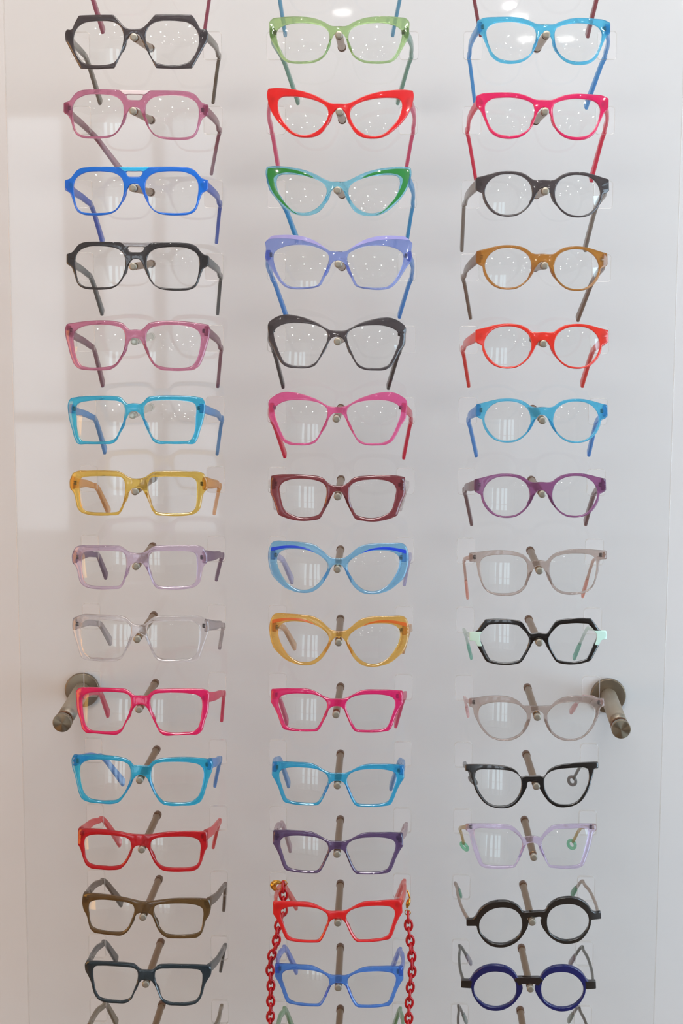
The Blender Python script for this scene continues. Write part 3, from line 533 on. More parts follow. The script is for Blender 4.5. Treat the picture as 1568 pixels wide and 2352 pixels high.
  'outer': ((0,7.04,0),(5.79,6.69,1),(8.06,5.33,0),(12.55,10.37,0),(20.97,17.38,0),(29.41,18.6,0),(39.52,19.06,0),(52.98,18.9,0),(67.01,18.15,1),(67.27,11.56,1),(64.24,9.64,0),(62.59,2.91,0),(59.83,-7.17,0),(56.51,-16.09,0),(52.06,-24.4,0),(48.71,-25.97,0),(39.74,-26.57,0),(29.64,-26.42,0),(17.83,-25.2,1),(13.85,-18.95,0),(10.42,-11.6,0),(7.56,-4.82,0),(4.71,-0.86,0),(0,0.28,0)),
  'lens': ((10.02,-0.32,0),(11.46,3.61,0),(17.07,9.76,0),(22.68,13.29,0),(30.56,13.83,0),(42.91,14.11,0),(54.13,13.88,0),(58.06,12.72,0),(58.41,8.74,0),(56.99,0.86,0),(54.78,-6.97,0),(52.02,-15.92,0),(49.25,-22.03,0),(44.21,-23.33,0),(34.12,-23.83,0),(24.01,-23.27,0),(18.37,-22.39,0),(14.96,-16.15,0),(11.53,-8.23,0),(10.15,-3.71,0)),
  'hinge': (66.92,14.64),
 },
 'p13': {
  'outer': ((0,14.64,0),(5.79,14.69,0),(10.92,14.51,0),(14.14,19.68,0),(19.07,24.21,0),(25.75,27.04,0),(33.62,27.59,0),(41.56,26.21,0),(49.61,22.01,0),(56.07,15.46,0),(59.73,8.78,0),(62.12,5.76,0),(69.5,4.63,1),(69.85,-3.5,1),(59.41,-2.46,1),(58.73,-7.79,0),(56.16,-14,0),(51.88,-20.11,0),(45.83,-24.63,0),(39.08,-26.11,0),(31.11,-25.62,0),(23.03,-22.33,0),(15.99,-16.63,0),(10.6,-9.09,0),(6.92,-1.56,0),(6.18,3.51,0),(7.43,6.75,0),(6.6,7.86,0),(0,7.92,0)),
  'lens': ((12.86,1.2,0),(13.95,8.88,0),(17.15,14.67,0),(22.67,18.54,0),(30.53,20.03,0),(38.45,19.21,0),(45.34,16.13,0),(51.79,10.02,0),(55.81,2.71,0),(56.64,-3.76,0),(55.43,-10.09,0),(51.16,-16.2,0),(45.66,-20.37,0),(38.92,-21.98,0),(30.96,-21.5,0),(22.87,-17.84,0),(17,-12.76,0),(13.68,-5.8,0)),
  'hinge': (69.44,0.79),
  'bridge': ((0.09,15.02,0),(5.78,15.07,0),(10.9,14.89,0),(13.77,13.96,0),(15.02,10.81,1),(12.25,8.83,0),(10.11,4.94,1),(7.19,7.12,0),(0.34,7.54,0)),
  'endpiece': ((69.72,4.86,1),(62.11,6.01,0),(58.13,6.62,1),(59.12,1.8,0),(59.2,-2.69,1),(70.09,-3.78,1)),
 },
}
POSES = {  # (column,row): model, (x,z,yaw,pitch,roll,scale), left bend, left tip, right bend, right tip (x,z,depth mm)
 (1,0): ('m2', (-196.69,590.39,1.3,-0.85,0.02,1), ((-256.4,578.1,-13),(-250.5,539.5,28),(-132,577.8,-13),(-144.6,540,28))),
 (1,1): ('m1', (-196.69,516.14,1.3,-0.85,0.02,1), ((-263.4,505.1,-13),(-254.7,467.2,28),(-126,505,-13),(-136.1,468.3,28))),
 (1,2): ('m2', (-197.63,447.77,-1.23,-3.2,0.73,1), ((-250.5,431.8,-13),(-234.1,396.8,28),(-126.1,434.1,-13),(-138.5,395.2,28))),
 (1,3): ('m2', (-198.86,374.84,0.92,-3.74,-0.13,1), ((-260.5,356.8,-13),(-254.9,322.6,28),(-124.6,361,-13),(-133.7,324.1,28))),
 (1,4): ('m2', (-198.49,302.28,0.28,-3.12,0.49,1), ((-263,286.7,-13),(-256.5,248.2,28),(-125.3,287.2,-13),(-133.1,249.3,28))),
 (1,5): ('m5', (-200.01,227.39,0.64,-7.63,0.01,1), ((-259.8,208.9,-13),(-257.2,171.7,28),(-125.4,213,-13),(-133.5,171.7,28))),
 (1,6): ('m6', (-202.35,156.73,2.38,-7.51,-0.72,1), ((-258.8,134.7,-13),(-256.1,99.6,28),(-126.2,138.4,-13),(-134.7,99.1,28))),
 (1,7): ('m7', (-201.13,81.96,1.5,0.44,-0.27,1), ((-257.1,66.5,-13),(-253.3,33.1,28),(-128.9,67.4,-13),(-138.4,34.6,28))),
 (1,8): ('m7', (-201.42,6.35,2.2,1.16,-0.82,0.99), ((-259,-7.1,-13),(-257.5,-37.5,28),(-126.7,-7.1,-13),(-136.6,-38.3,28))),
 (1,9): ('m9', (-200.95,-66.81,0.36,-5.27,0.2,1), ((-258.6,-82.2,-13),(-253.9,-110.9,28),(-125.1,-83.3,-13),(-133.5,-114,28))),
 (1,10): ('m10', (-200.32,-140.25,2.27,-7.66,-0.44,1), ((-258.2,-161.9,-13),(-257.8,-192.7,28),(-124.8,-158.5,-13),(-132,-196.2,28))),
 (1,11): ('m11', (-200.92,-214.71,-2.04,-6.13,1.62,1), ((-255.7,-229.5,-13),(-242.4,-270.9,28),(-130.2,-231.1,-13),(-140.2,-270.8,28))),
 (1,12): ('m12', (-202.34,-292.6,2.38,-3.11,-0.18,1), ((-255.8,-300.6,-13),(-247.2,-341.3,28),(-131.7,-301.4,-13),(-142.4,-341.8,28))),
 (1,13): ('m13', (-199.92,-364.32,4.19,-2.72,0.26,1), ((-254.6,-371.2,-13),(-246.5,-411.3,28),(-124.5,-373.7,-13),(-131.1,-414.7,28))),
 (1,14): ('m14', (-198.51,-435.3,1.88,-1.69,0.37,1), ((-257,-442.7,-13),(-253.2,-478.1,28),(-126.9,-444.4,-13),(-135.3,-486.6,28))),
 (1,15): ('m12', (-198.51,-509.55,1.88,-1.69,0.37,1), ((-256.4,-514.4,-13),(-254.4,-553.7,28),(-131.1,-515.4,-13),(-140.6,-557,28))),
 (2,0): ('n1', (0.03,590.16,-0.45,-6.53,-0.07,1), ((-67.3,577.7,-13),(-60.5,535.9,28),(62.4,577.4,-13),(50.8,535.8,28))),
 (2,1): ('n1', (0.03,515.91,-0.45,-6.53,-0.07,1), ((-62.4,505,-13),(-47.3,467.2,28),(70.1,504.9,-13),(56.5,467.2,28))),
 (2,2): ('n2', (0.39,444.05,0.99,-9.58,0.89,1), ((-72.3,433.4,-13),(-67.8,398.1,28),(72.7,433.5,-13),(65.8,398.3,28))),
 (2,3): ('n2', (-1.02,370.75,0.9,-9.86,0.34,1), ((-61,360.6,-13),(-48.6,326,28),(73,359.7,-13),(67.6,326.3,28))),
 (2,4): ('n4', (-0.27,306.65,-0.11,-9.67,0.25,1), ((-72.7,286,-13),(-59.9,244.6,28),(72.3,287.6,-13),(60,246.3,28))),
 (2,5): ('n5', (-0.65,231.35,-4.67,-8.33,1.7,1), ((-71.8,211.9,-13),(-63.6,171.3,28),(61.4,211.4,-13),(48.7,170.7,28))),
 (2,6): ('n5', (-0.79,156.38,0.71,-8.02,-0.34,1.01), ((-73.2,137.9,-13),(-61.7,96.4,28),(73,137.1,-13),(65.9,96.1,28))),
 (2,7): ('n7', (0.04,74.56,-1.47,-3.48,0.33,1), ((-73.4,69.1,-13),(-72.3,40.7,28),(69.7,68.9,-13),(62.8,40.5,28))),
 (2,8): ('n8', (0,0.69,1.22,-7.72,0.38,1), ((-64.2,-10.3,-13),(-54.3,-40.7,28),(73.1,-6.7,-13),(67.7,-42.1,28))),
 (2,9): ('n8', (1.34,-73.71,-0.13,-8.72,0.87,1), ((-63.2,-84.5,-13),(-51.4,-114.4,28),(73.8,-84.4,-13),(67.1,-116.9,28))),
 (2,10): ('n10', (-0.75,-142.02,-0.12,-7.65,0.11,1), ((-68.1,-159.7,-13),(-60.1,-199.2,28),(69.1,-158.2,-13),(59.6,-200.9,28))),
 (2,11): ('n10', (0.49,-220.3,0.21,-4.46,0.63,1.01), ((-66.5,-230.3,-13),(-58.3,-270.4,28),(64.9,-230.5,-13),(54.8,-272.1,28))),
 (2,12): ('n10', (0.63,-292.82,0.32,-4.73,0.33,1), ((-63.7,-302.9,-13),(-56.6,-345,28),(71.5,-302.9,-13),(63.3,-338.2,28))),
 (2,13): ('n10', (0.38,-367.98,1.58,-0.33,-2.18,1), ((-63.8,-372.2,-13),(-49.9,-412.1,28),(70.2,-367.6,-13),(61.3,-403.9,28))),
 (2,14): ('n10', (1.92,-437.87,1.56,-3.56,-0.26,1), ((-60.3,-445.2,-13),(-49.9,-487.8,28),(66.6,-445.7,-13),(57.6,-483.4,28))),
 (2,15): ('n10', (1.92,-512.11,1.56,-3.56,-0.26,1), ((-61.1,-516.8,-13),(-53.2,-559.4,28),(67.1,-515.2,-13),(58.7,-557.3,28))),
 (3,0): ('p1', (197.16,591.47,-4.63,-6.01,0.44,1), ((129.4,577.3,-13),(141.5,535.7,28),(259.9,577,-13),(251.8,534.4,28))),
 (3,1): ('p1', (197.16,517.22,-4.63,-6.01,0.44,1), ((128.8,504.8,-13),(136.7,467.2,28),(266.2,505.3,-13),(252,462.7,28))),
 (3,2): ('p1', (196.82,447.28,-3.13,-7.19,0.82,1), ((128.1,432.4,-13),(139,388.1,28),(267.5,431.4,-13),(259.2,388.2,28))),
 (3,3): ('p3', (198.39,369.03,-3.24,-4.93,0.5,1), ((124.7,359.8,-13),(125.2,316.1,28),(261.9,358.9,-13),(254.3,316.4,28))),
 (3,4): ('p3', (199.09,298.48,-2.6,-6.23,0.94,0.99), ((126,286.1,-13),(135.2,245.4,28),(258,286,-13),(248.4,243.5,28))),
 (3,5): ('p3', (200.65,222.47,-2.11,-5.65,0.05,1.01), ((126.5,211.7,-13),(134.4,173.5,28),(262.1,212.3,-13),(254.7,174.2,28))),
 (3,6): ('p3', (201.18,149.2,1.18,-6.23,-0.15,1), ((133.2,136.8,-13),(143.5,99,28),(267.4,137.6,-13),(263.6,100.4,28))),
 (3,7): ('p3', (201.8,74.49,-1.46,-5.26,-0.49,1.01), ((130.2,64,-13),(139.4,24.6,28),(267.5,65,-13),(261.8,25.6,28))),
 (3,8): ('p8', (200.72,1.41,0.49,-5.61,-1.56,1), ((130.6,-10.9,-13),(136.4,-57.3,28),(267.5,-8.5,-13),(260.7,-54.9,28))),
 (3,9): ('p9', (202.3,-71.04,0.27,-2.11,-1.17,1), ((131.6,-86.2,-13),(141.3,-124.2,28),(263.4,-82.5,-13),(253.2,-123.7,28))),
 (3,10): ('p10', (202.38,-151.23,0.09,-4.21,-0.62,1), ((133.2,-159.9,-13),(138.8,-189.3,28),(259.3,-156.6,-13),(251,-184.2,28))),
 (3,11): ('p11', (199.38,-223.01,-0.41,-6.27,-1.71,1), ((134.7,-232.1,-13),(149.7,-274.6,28),(256.3,-231.8,-13),(248.7,-273.3,28))),
 (3,12): ('p12', (199.68,-284.77,-1.06,-10.9,-0.39,1), ((130.3,-305.9,-13),(139.5,-350.6,28),(259.1,-302.8,-13),(250.3,-346.4,28))),
 (3,13): ('p13', (204.05,-372.34,-0.99,7.26,-3.73,1), ((125.5,-369.3,-13),(133.6,-396.3,28),(264.8,-364.7,-13),(256.9,-393.1,28))),
 (3,14): ('p13', (199.28,-444.72,1.99,7.34,-1.42,1), ((131.5,-440.8,-13),(145.8,-475.3,28),(265.9,-439.8,-13),(256.2,-474.8,28))),
 (3,15): ('p13', (199.28,-518.96,1.99,7.34,-1.42,1), ((131.1,-510.8,-13),(141.8,-545.2,28),(263.9,-509.7,-13),(256.5,-541.8,28))),
}
PEGS = {  # (column,row): base x,z, tip x,z in mm
 (1,1): (-197,518.5,-196.8,515.3), (1,2): (-197.5,446.4,-198.5,446.2), (1,3): (-198.7,373.2,-199.8,372.9), (1,4): (-199.1,299.8,-200.9,297.3), (1,5): (-200.5,224,-200.6,224.4), (1,6): (-202,149.7,-203.5,151.6), (1,7): (-200,74.2,-202.1,75.3), (1,8): (-201.8,0.6,-202.3,-0.6), (1,9): (-201.6,-74.7,-202.2,-75.3), (1,10): (-200.9,-149.4,-201.5,-148.2), (1,11): (-200.4,-223.7,-201.8,-222.8), (1,12): (-200.2,-297.5,-200.9,-296.5), (1,13): (-199.5,-371.1,-200.6,-369.4), (1,14): (-198.6,-443.9,-198.6,-442.5), (1,15): (-198.2,-516.7,-198.2,-516.7), (2,1): (-0.7,518.9,0.1,517.1), (2,2): (-0.2,446.7,0.8,445.3), (2,3): (0,371.2,-1,371.1), (2,4): (0,297,0,300.4), (2,5): (0,222.7,-0.4,225.3), (2,6): (-0.8,150.1,-1.5,149.1), (2,7): (-0.5,74.4,0,71.6), (2,8): (-0.8,-1,-0.1,-1.7), (2,9): (-0.6,-76.4,1.3,-76.6), (2,10): (-0.3,-151.2,-1.1,-151.3), (2,11): (-0.2,-225.8,0.5,-225.7), (2,12): (-0.1,-299.9,0.3,-298.5), (2,13): (0.1,-373.3,1.3,-372.3), (2,14): (0.3,-446.4,1.9,-442.7), (2,15): (0.5,-518.4,0.5,-518.4), (3,1): (197.7,517.8,197.8,517.2), (3,2): (197.8,445.7,198,445.8), (3,3): (200,371.2,199.7,370.6), (3,4): (200,297,200.4,299.5), (3,5): (200,222.7,200.8,224), (3,6): (200.6,150.3,201.3,148.7), (3,7): (200.5,75.1,202.5,75.7), (3,8): (200.8,-0.4,201.2,-1.4), (3,9): (200.5,-75,202.5,-74.6), (3,10): (200.7,-149.9,202.2,-151.5), (3,11): (200.6,-224,202.5,-223.8), (3,12): (200.2,-297.8,201.5,-298.9), (3,13): (199.9,-371.2,201.2,-368.3), (3,14): (199.6,-444.1,200.7,-440.6), (3,15): (199.5,-516.2,199.5,-516.2)
}
CHAIN_LEFT = ((-58.2,-353.7,-66),(-58,-364.8,-66),(-58.3,-375.4,-66),(-58.3,-384.2,-66),(-62.7,-393.9,-66),(-64.4,-402.2,-66),(-65.6,-411.5,-66),(-66.5,-420.8,-66),(-70.5,-429.6,-66),(-72.4,-439.4,-66),(-72.7,-448.7,-66),(-71.8,-458.5,-66),(-71.8,-467.9,-66),(-72.1,-477.7,-66),(-72.1,-487.1,-66),(-72.4,-496.9,-66),(-72.6,-506.8,-66),(-72.7,-516.7,-66))
CHAIN_RIGHT = ((74.2,-381.9,-75),(74.8,-393.4,-75),(75.7,-402.6,-75),(77.4,-412.2,-75),(78.2,-421.4,-75),(78.9,-431.1,-75),(79.3,-440.3,-75),(77.5,-450.1,-75),(77.1,-459.8,-75),(76.7,-469.3,-75),(75.9,-479.4,-75),(75.9,-489.5,-75),(75.6,-499,-75),(75.2,-508.8,-75))
CLASP_LEFT = ((-57.1,-348.9,-66),(-60.8,-349.9,-66),(-65.9,-349,-66),(-69.1,-351.9,-66),(-66.4,-357.2,-66))
CLASP_RIGHT = ((73.6,-376.6,-75),(72.7,-371.8,-75),(74,-366,-75),(75.8,-360.7,-75),(74.4,-355.5,-75),(73,-352.1,-75))

# ------------------------------------------------------------------ the display rack
ROW = 74.245
rack = empty('eyewear_display', Matrix.Translation((0, 0, Z0)))
tag(rack, 'clear acrylic wall panel with metal pegs holding three columns of eyeglasses', 'display rack')
def rrect(x0, x1, z0, z1, r, seg=5):
    o = []
    for cx, cz, a0 in ((x1-r, z1-r, 0), (x0+r, z1-r, 90), (x0+r, z0+r, 180), (x1-r, z0+r, 270)):
        for i in range(seg + 1):
            a = math.radians(a0 + 90 * i / seg); o.append((cx + r*math.cos(a), cz + r*math.sin(a)))
    return np.array(o)
slots = []
for c in (-1, 0, 1):
    for r in range(16):
        zc = (8 - r) * ROW
        for s in (-1, 1):
            xc = c * 200 + s * 67.6
            slots.append(rrect(xc - 9.2, xc + 9.2, zc - 13.7, zc + 13.6, 3.0))
me = plate('acrylic_panel', rrect(-345.5, 345.5, -640, 690, 2.0), slots, 5.0, 0.35, lambda x, z: -14.0, edge_slot=True)
link('acrylic_panel', me, [M_PANEL, M_EDGE], rack, smooth=False)
def make_peg(col, row):
    bx_, bz, tx_, tz = PEGS[(col, row)]
    a = Vector((bx_ * .001, 0, bz * .001)); b = Vector((tx_ * .001, -.1183, tz * .001))
    L = (b - a).length * 1000
    clr = (col == 1 and row in (5, 6))
    body = M_CLEARPEG if clr else M_NICKEL
    p = link('peg', lathe('peg', [(8, 3.2), (8.2, 3.7), (L-10.4, 3.7), (L-9.9, 3.2), (L-9.6, 2.3), (L-4.2, 2.3)], a, b), body, rack)
    weighted(p)
    n = link('peg_nut', lathe('peg_nut', [(0, 3.6), (.8, 4.3), (8.6, 4.3), (8.8, 3.6)], a, b), M_CLEARPEG if clr else M_BRONZE, p)
    weighted(n)
    h = link('peg_head', lathe('peg_head', [(L-4.4, 2.9), (L-3.7, 3.75), (L-.7, 3.75), (L, 3.3), (L+.02, 1.5)], a, b), M_CLEARPEG if clr else M_STEEL, p)
    weighted(h)
for key in PEGS: make_peg(*key)
def radial_cap_material():
    t = NT('turned_steel_face')
    tc = t.n('ShaderNodeTexCoord'); sp = t.n('ShaderNodeSeparateXYZ'); t.l(tc.outputs['Object'], sp.inputs[0])
    an = t.n('ShaderNodeMath', _operation='ARCTAN2'); t.l(sp.outputs[0], an.inputs[0]); t.l(sp.outputs[2], an.inputs[1])
    tg = t.n('ShaderNodeTangent', _direction_type='RADIAL', _axis='Y')
    p = t.n('ShaderNodeBsdfPrincipled', Base__Color=(*lin((150, 138, 118)), 1), Metallic=1.0, Roughness=0.38, Anisotropic=0.9)
    t.l(tg.outputs[0], p.inputs['Tangent']); t.l(p.outputs[0], t.out.inputs[0])
    return t.m
M_TURNED = radial_cap_material()
for s in (-1, 1):
    xw, zw = s * 302, -187.6
    st = link('standoff', lathe('standoff', [(0, 9.4), (99, 9.4)], (xw * .001, .1095, zw * .001), (s * .3000, -.009, -.1902)), M_SLEEVE, rack)
    weighted(st)
    fl = link('standoff_flange', lathe('standoff_flange', [(0, 20), (4.2, 20), (5.2, 19), (5.5, 9)], (xw * .001, .115, zw * .001), (xw * .001, 0, zw * .001), 48), M_FLANGE, st)
    weighted(fl)
    cp = link('standoff_cap', lathe('standoff_cap', [(0, 9.6), (.3, 10.2), (5.4, 10.2), (6, 9.6), (6.02, 0.1)], (0, .0, 0), (0, -.01, 0), 48), M_TURNED, st)
    cp.location = (s * .2999, -.0143, -.1903)
    weighted(cp)
    rg = link('gasket', lathe('gasket', [(0, 9.2), (.2, 9.8), (2.6, 9.8), (2.8, 9.2)], (s * .3000, -.0086, -.1902), (s * .3001, .05, -.1899), 32), M_BRONZE, st)

# ------------------------------------------------------------------ eyeglasses
KC = 2.2e-3                 # front curve, y = KC x^2 (mm)
def both(half, closed_axis=True):
    right = [tuple(p) for p in half]
    left = [(-p[0], p[1], p[2]) for p in reversed(right) if p[0] > 1e-6]
    return right + left
LOOPS = {}
for k, m in MODELS.items():
    L = {'outer': spline(both(m['outer'])), 'lens': ccw(spline(m['lens']))}
    if 'hole' in m: L['hole'] = spline(both(m['hole']))
    LOOPS[k] = L
THICK = {'p13': 4.6, 'p9': 4.4}
FACET = {'m1': (.9, .7), 'm5': (1.3, .9), 'm6': (1.3, .9), 'm7': (1.3, .9), 'm9': (1.4, 1.0), 'm10': (1.3, .9), 'm11': (1.3, .9), 'm12': (1.0, .7),
         'm13': (1.0, .7), 'm14': (1.0, .7), 'n7': (1.5, 1.0), 'n8': (1.4, .9), 'n10': (1.1, .8), 'p9': (.7, .6), 'p12': (.9, .7)}
MESH = {}
def mirror(lp): return ccw(lp * np.array([-1, 1]))
def front_mesh(k):
    if ('f', k) not in MESH:
        L = LOOPS[k]; holes = [L['lens'], mirror(L['lens'])]
        if 'hole' in L: holes.append(L['hole'])
        MESH[('f', k)] = plate('frame_front', L['outer'], holes, THICK.get(k, 4.0), FACET.get(k, (.75, 0))[0], lambda x, z: KC * x * x, facet=FACET.get(k, (0, 0))[1] or None)
    return MESH[('f', k)].copy()
def patch_mesh(k, part, side, out_=0.25, thick=None, inset=0.0):
    key = (part, k, side)
    if key not in MESH:
        pts = MODELS[k][part]
        axis = any(p[0] < 12 for p in pts) and side == 0
        lp = ccw(spline(both(pts) if side == 0 else pts))
        if side < 0: lp = mirror(lp)
        th = (THICK.get(k, 4.0) + 2 * out_) if thick is None else thick
        MESH[key] = plate(part, lp, [], th, 0.2 if th < 1.5 else 0.5, lambda x, z: KC * x * x - out_)
    return MESH[key].copy()
def lens_mesh(k, side):
    key = ('lens', k, side)
    if key not in MESH:
        lp = offset(LOOPS[k]['lens'], -0.35)
        c = (lp.max(0) + lp.min(0)) / 2
        gx = np.arange(lp[:, 0].min(), lp[:, 0].max(), 3.0); gz = np.arange(lp[:, 1].min(), lp[:, 1].max(), 3.0)
        g = np.array([(x, z) for x in gx for z in gz]); g = g[inside(g, offset(lp, 1.5))]
        V, F, mp = triangulate([lp], g)
        sx = side
        def yy(x, z): return KC * x * x + 1.7 + 1.6e-3 * (x - c[0]) ** 2 + 3.6e-3 * (z - c[1]) ** 2 - .9
        n = len(V)
        vs = [(sx * x, yy(x, z), z) for x, z in V] + [(sx * x, yy(x, z) + 1.6, z) for x, z in V]
        fs = [tuple(int(i) for i in t) for t in F] + [tuple(int(i) + n for i in t[::-1]) for t in F]
        m = len(lp); ids = [mp[i] for i in range(m)]
        q0 = len(vs)
        vs += [vs[i] for i in ids] + [vs[i + n] for i in ids]
        fs += [(q0 + (i+1) % m, q0 + i, q0 + m + i, q0 + m + (i+1) % m) for i in range(m)]
        if sx < 0: fs = [f[::-1] for f in fs]
        MESH[key] = mesh('lens', [(a*.001, b*.001, d*.001) for a, b, d in vs], fs)
    return MESH[key].copy()
def pad_mesh(k, side):
    """acetate nose pad behind the inner rim"""
    key = ('pad', k, side)
    if key not in MESH:
        L = LOOPS[k]; o = L['outer']; ln = L['lens']
        zc = (ln[:, 1].max() + ln[:, 1].min()) / 2
        sel = o[(o[:, 0] > 2) & (o[:, 0] < ln[:, 0].mean()) & (o[:, 1] < zc + 3) & (o[:, 1] > zc - 11)]
        if len(sel) < 3: sel = o[(o[:, 0] > 2)][:6]
        i = np.argmax(sel[:, 1]); j = np.argmin(sel[:, 1])
        a, b = sel[i], sel[j]
        P = [Vector((side * (a[0] + (b[0]-a[0]) * t + 1.0) * .001, (3.4 + 3.0 * math.sin(math.pi * t)) * .001, (a[1] + (b[1]-a[1]) * t) * .001)) for t in np.linspace(.06, .94, 9)]
        MESH[key] = ribbon('nose_pad', P, lambda u: 1.0 + 1.9 * math.sin(math.pi * min(1, max(0, u))) , lambda u: 2.0 + 4.6 * math.sin(math.pi * min(1, max(0, u))), side=Vector((1, 0, 0)), seg=10, rnd=2)
    return MESH[key].copy()

MATS = {}
def mat_for(rgb, body, glass, name):
    key = (rgb, body, glass)
    if key not in MATS: MATS[key] = acetate(name, rgb, body, glass)
    return MATS[key]

# per pair: colour words, front rgb, body, temple rgb, temple body, options
CLR = dict(
 charcoal=((72, 66, 68), .40), mauve=((178, 114, 140), .12), blue=((0, 106, 198), .45), smoke=((54, 52, 53), .5),
 aqua=((54, 168, 200), .12), amber=((250, 216, 106), .08), lilac=((186, 172, 190), .08), crystal=((208, 206, 208), .03),
 pink=((232, 12, 108), .40), teal=((34, 164, 198), .14), ruby=((178, 12, 26), .30), olive=((98, 74, 40), .35),
 ink=((36, 50, 58), .50), green=((152, 178, 126), .10), red=((230, 10, 18), .50), ice=((134, 202, 222), .10),
 periwinkle=((146, 164, 222), .12), bubble=((248, 112, 176), .20), burgundy=((126, 60, 66), .22), sky=((120, 174, 206), .10),
 tangerine=((252, 204, 104), .10), magenta=((234, 30, 124), .30), cyan=((46, 170, 212), .14), plum=((94, 74, 114), .24),
 scarlet=((216, 12, 18), .50), cobalt=((74, 130, 206), .18), skyblue=((82, 184, 218), .14), hotpink=((244, 24, 112), .45),
 caramel=((162, 112, 44), .30), coral=((252, 56, 34), .55), orchid=((136, 82, 126), .15), taupe=((170, 158, 152), .08),
 black=((14, 12, 12), 1.0), lavender=((200, 188, 212), .05), navy=((0, 16, 88), .70), tortoise=((110, 74, 34), .35))
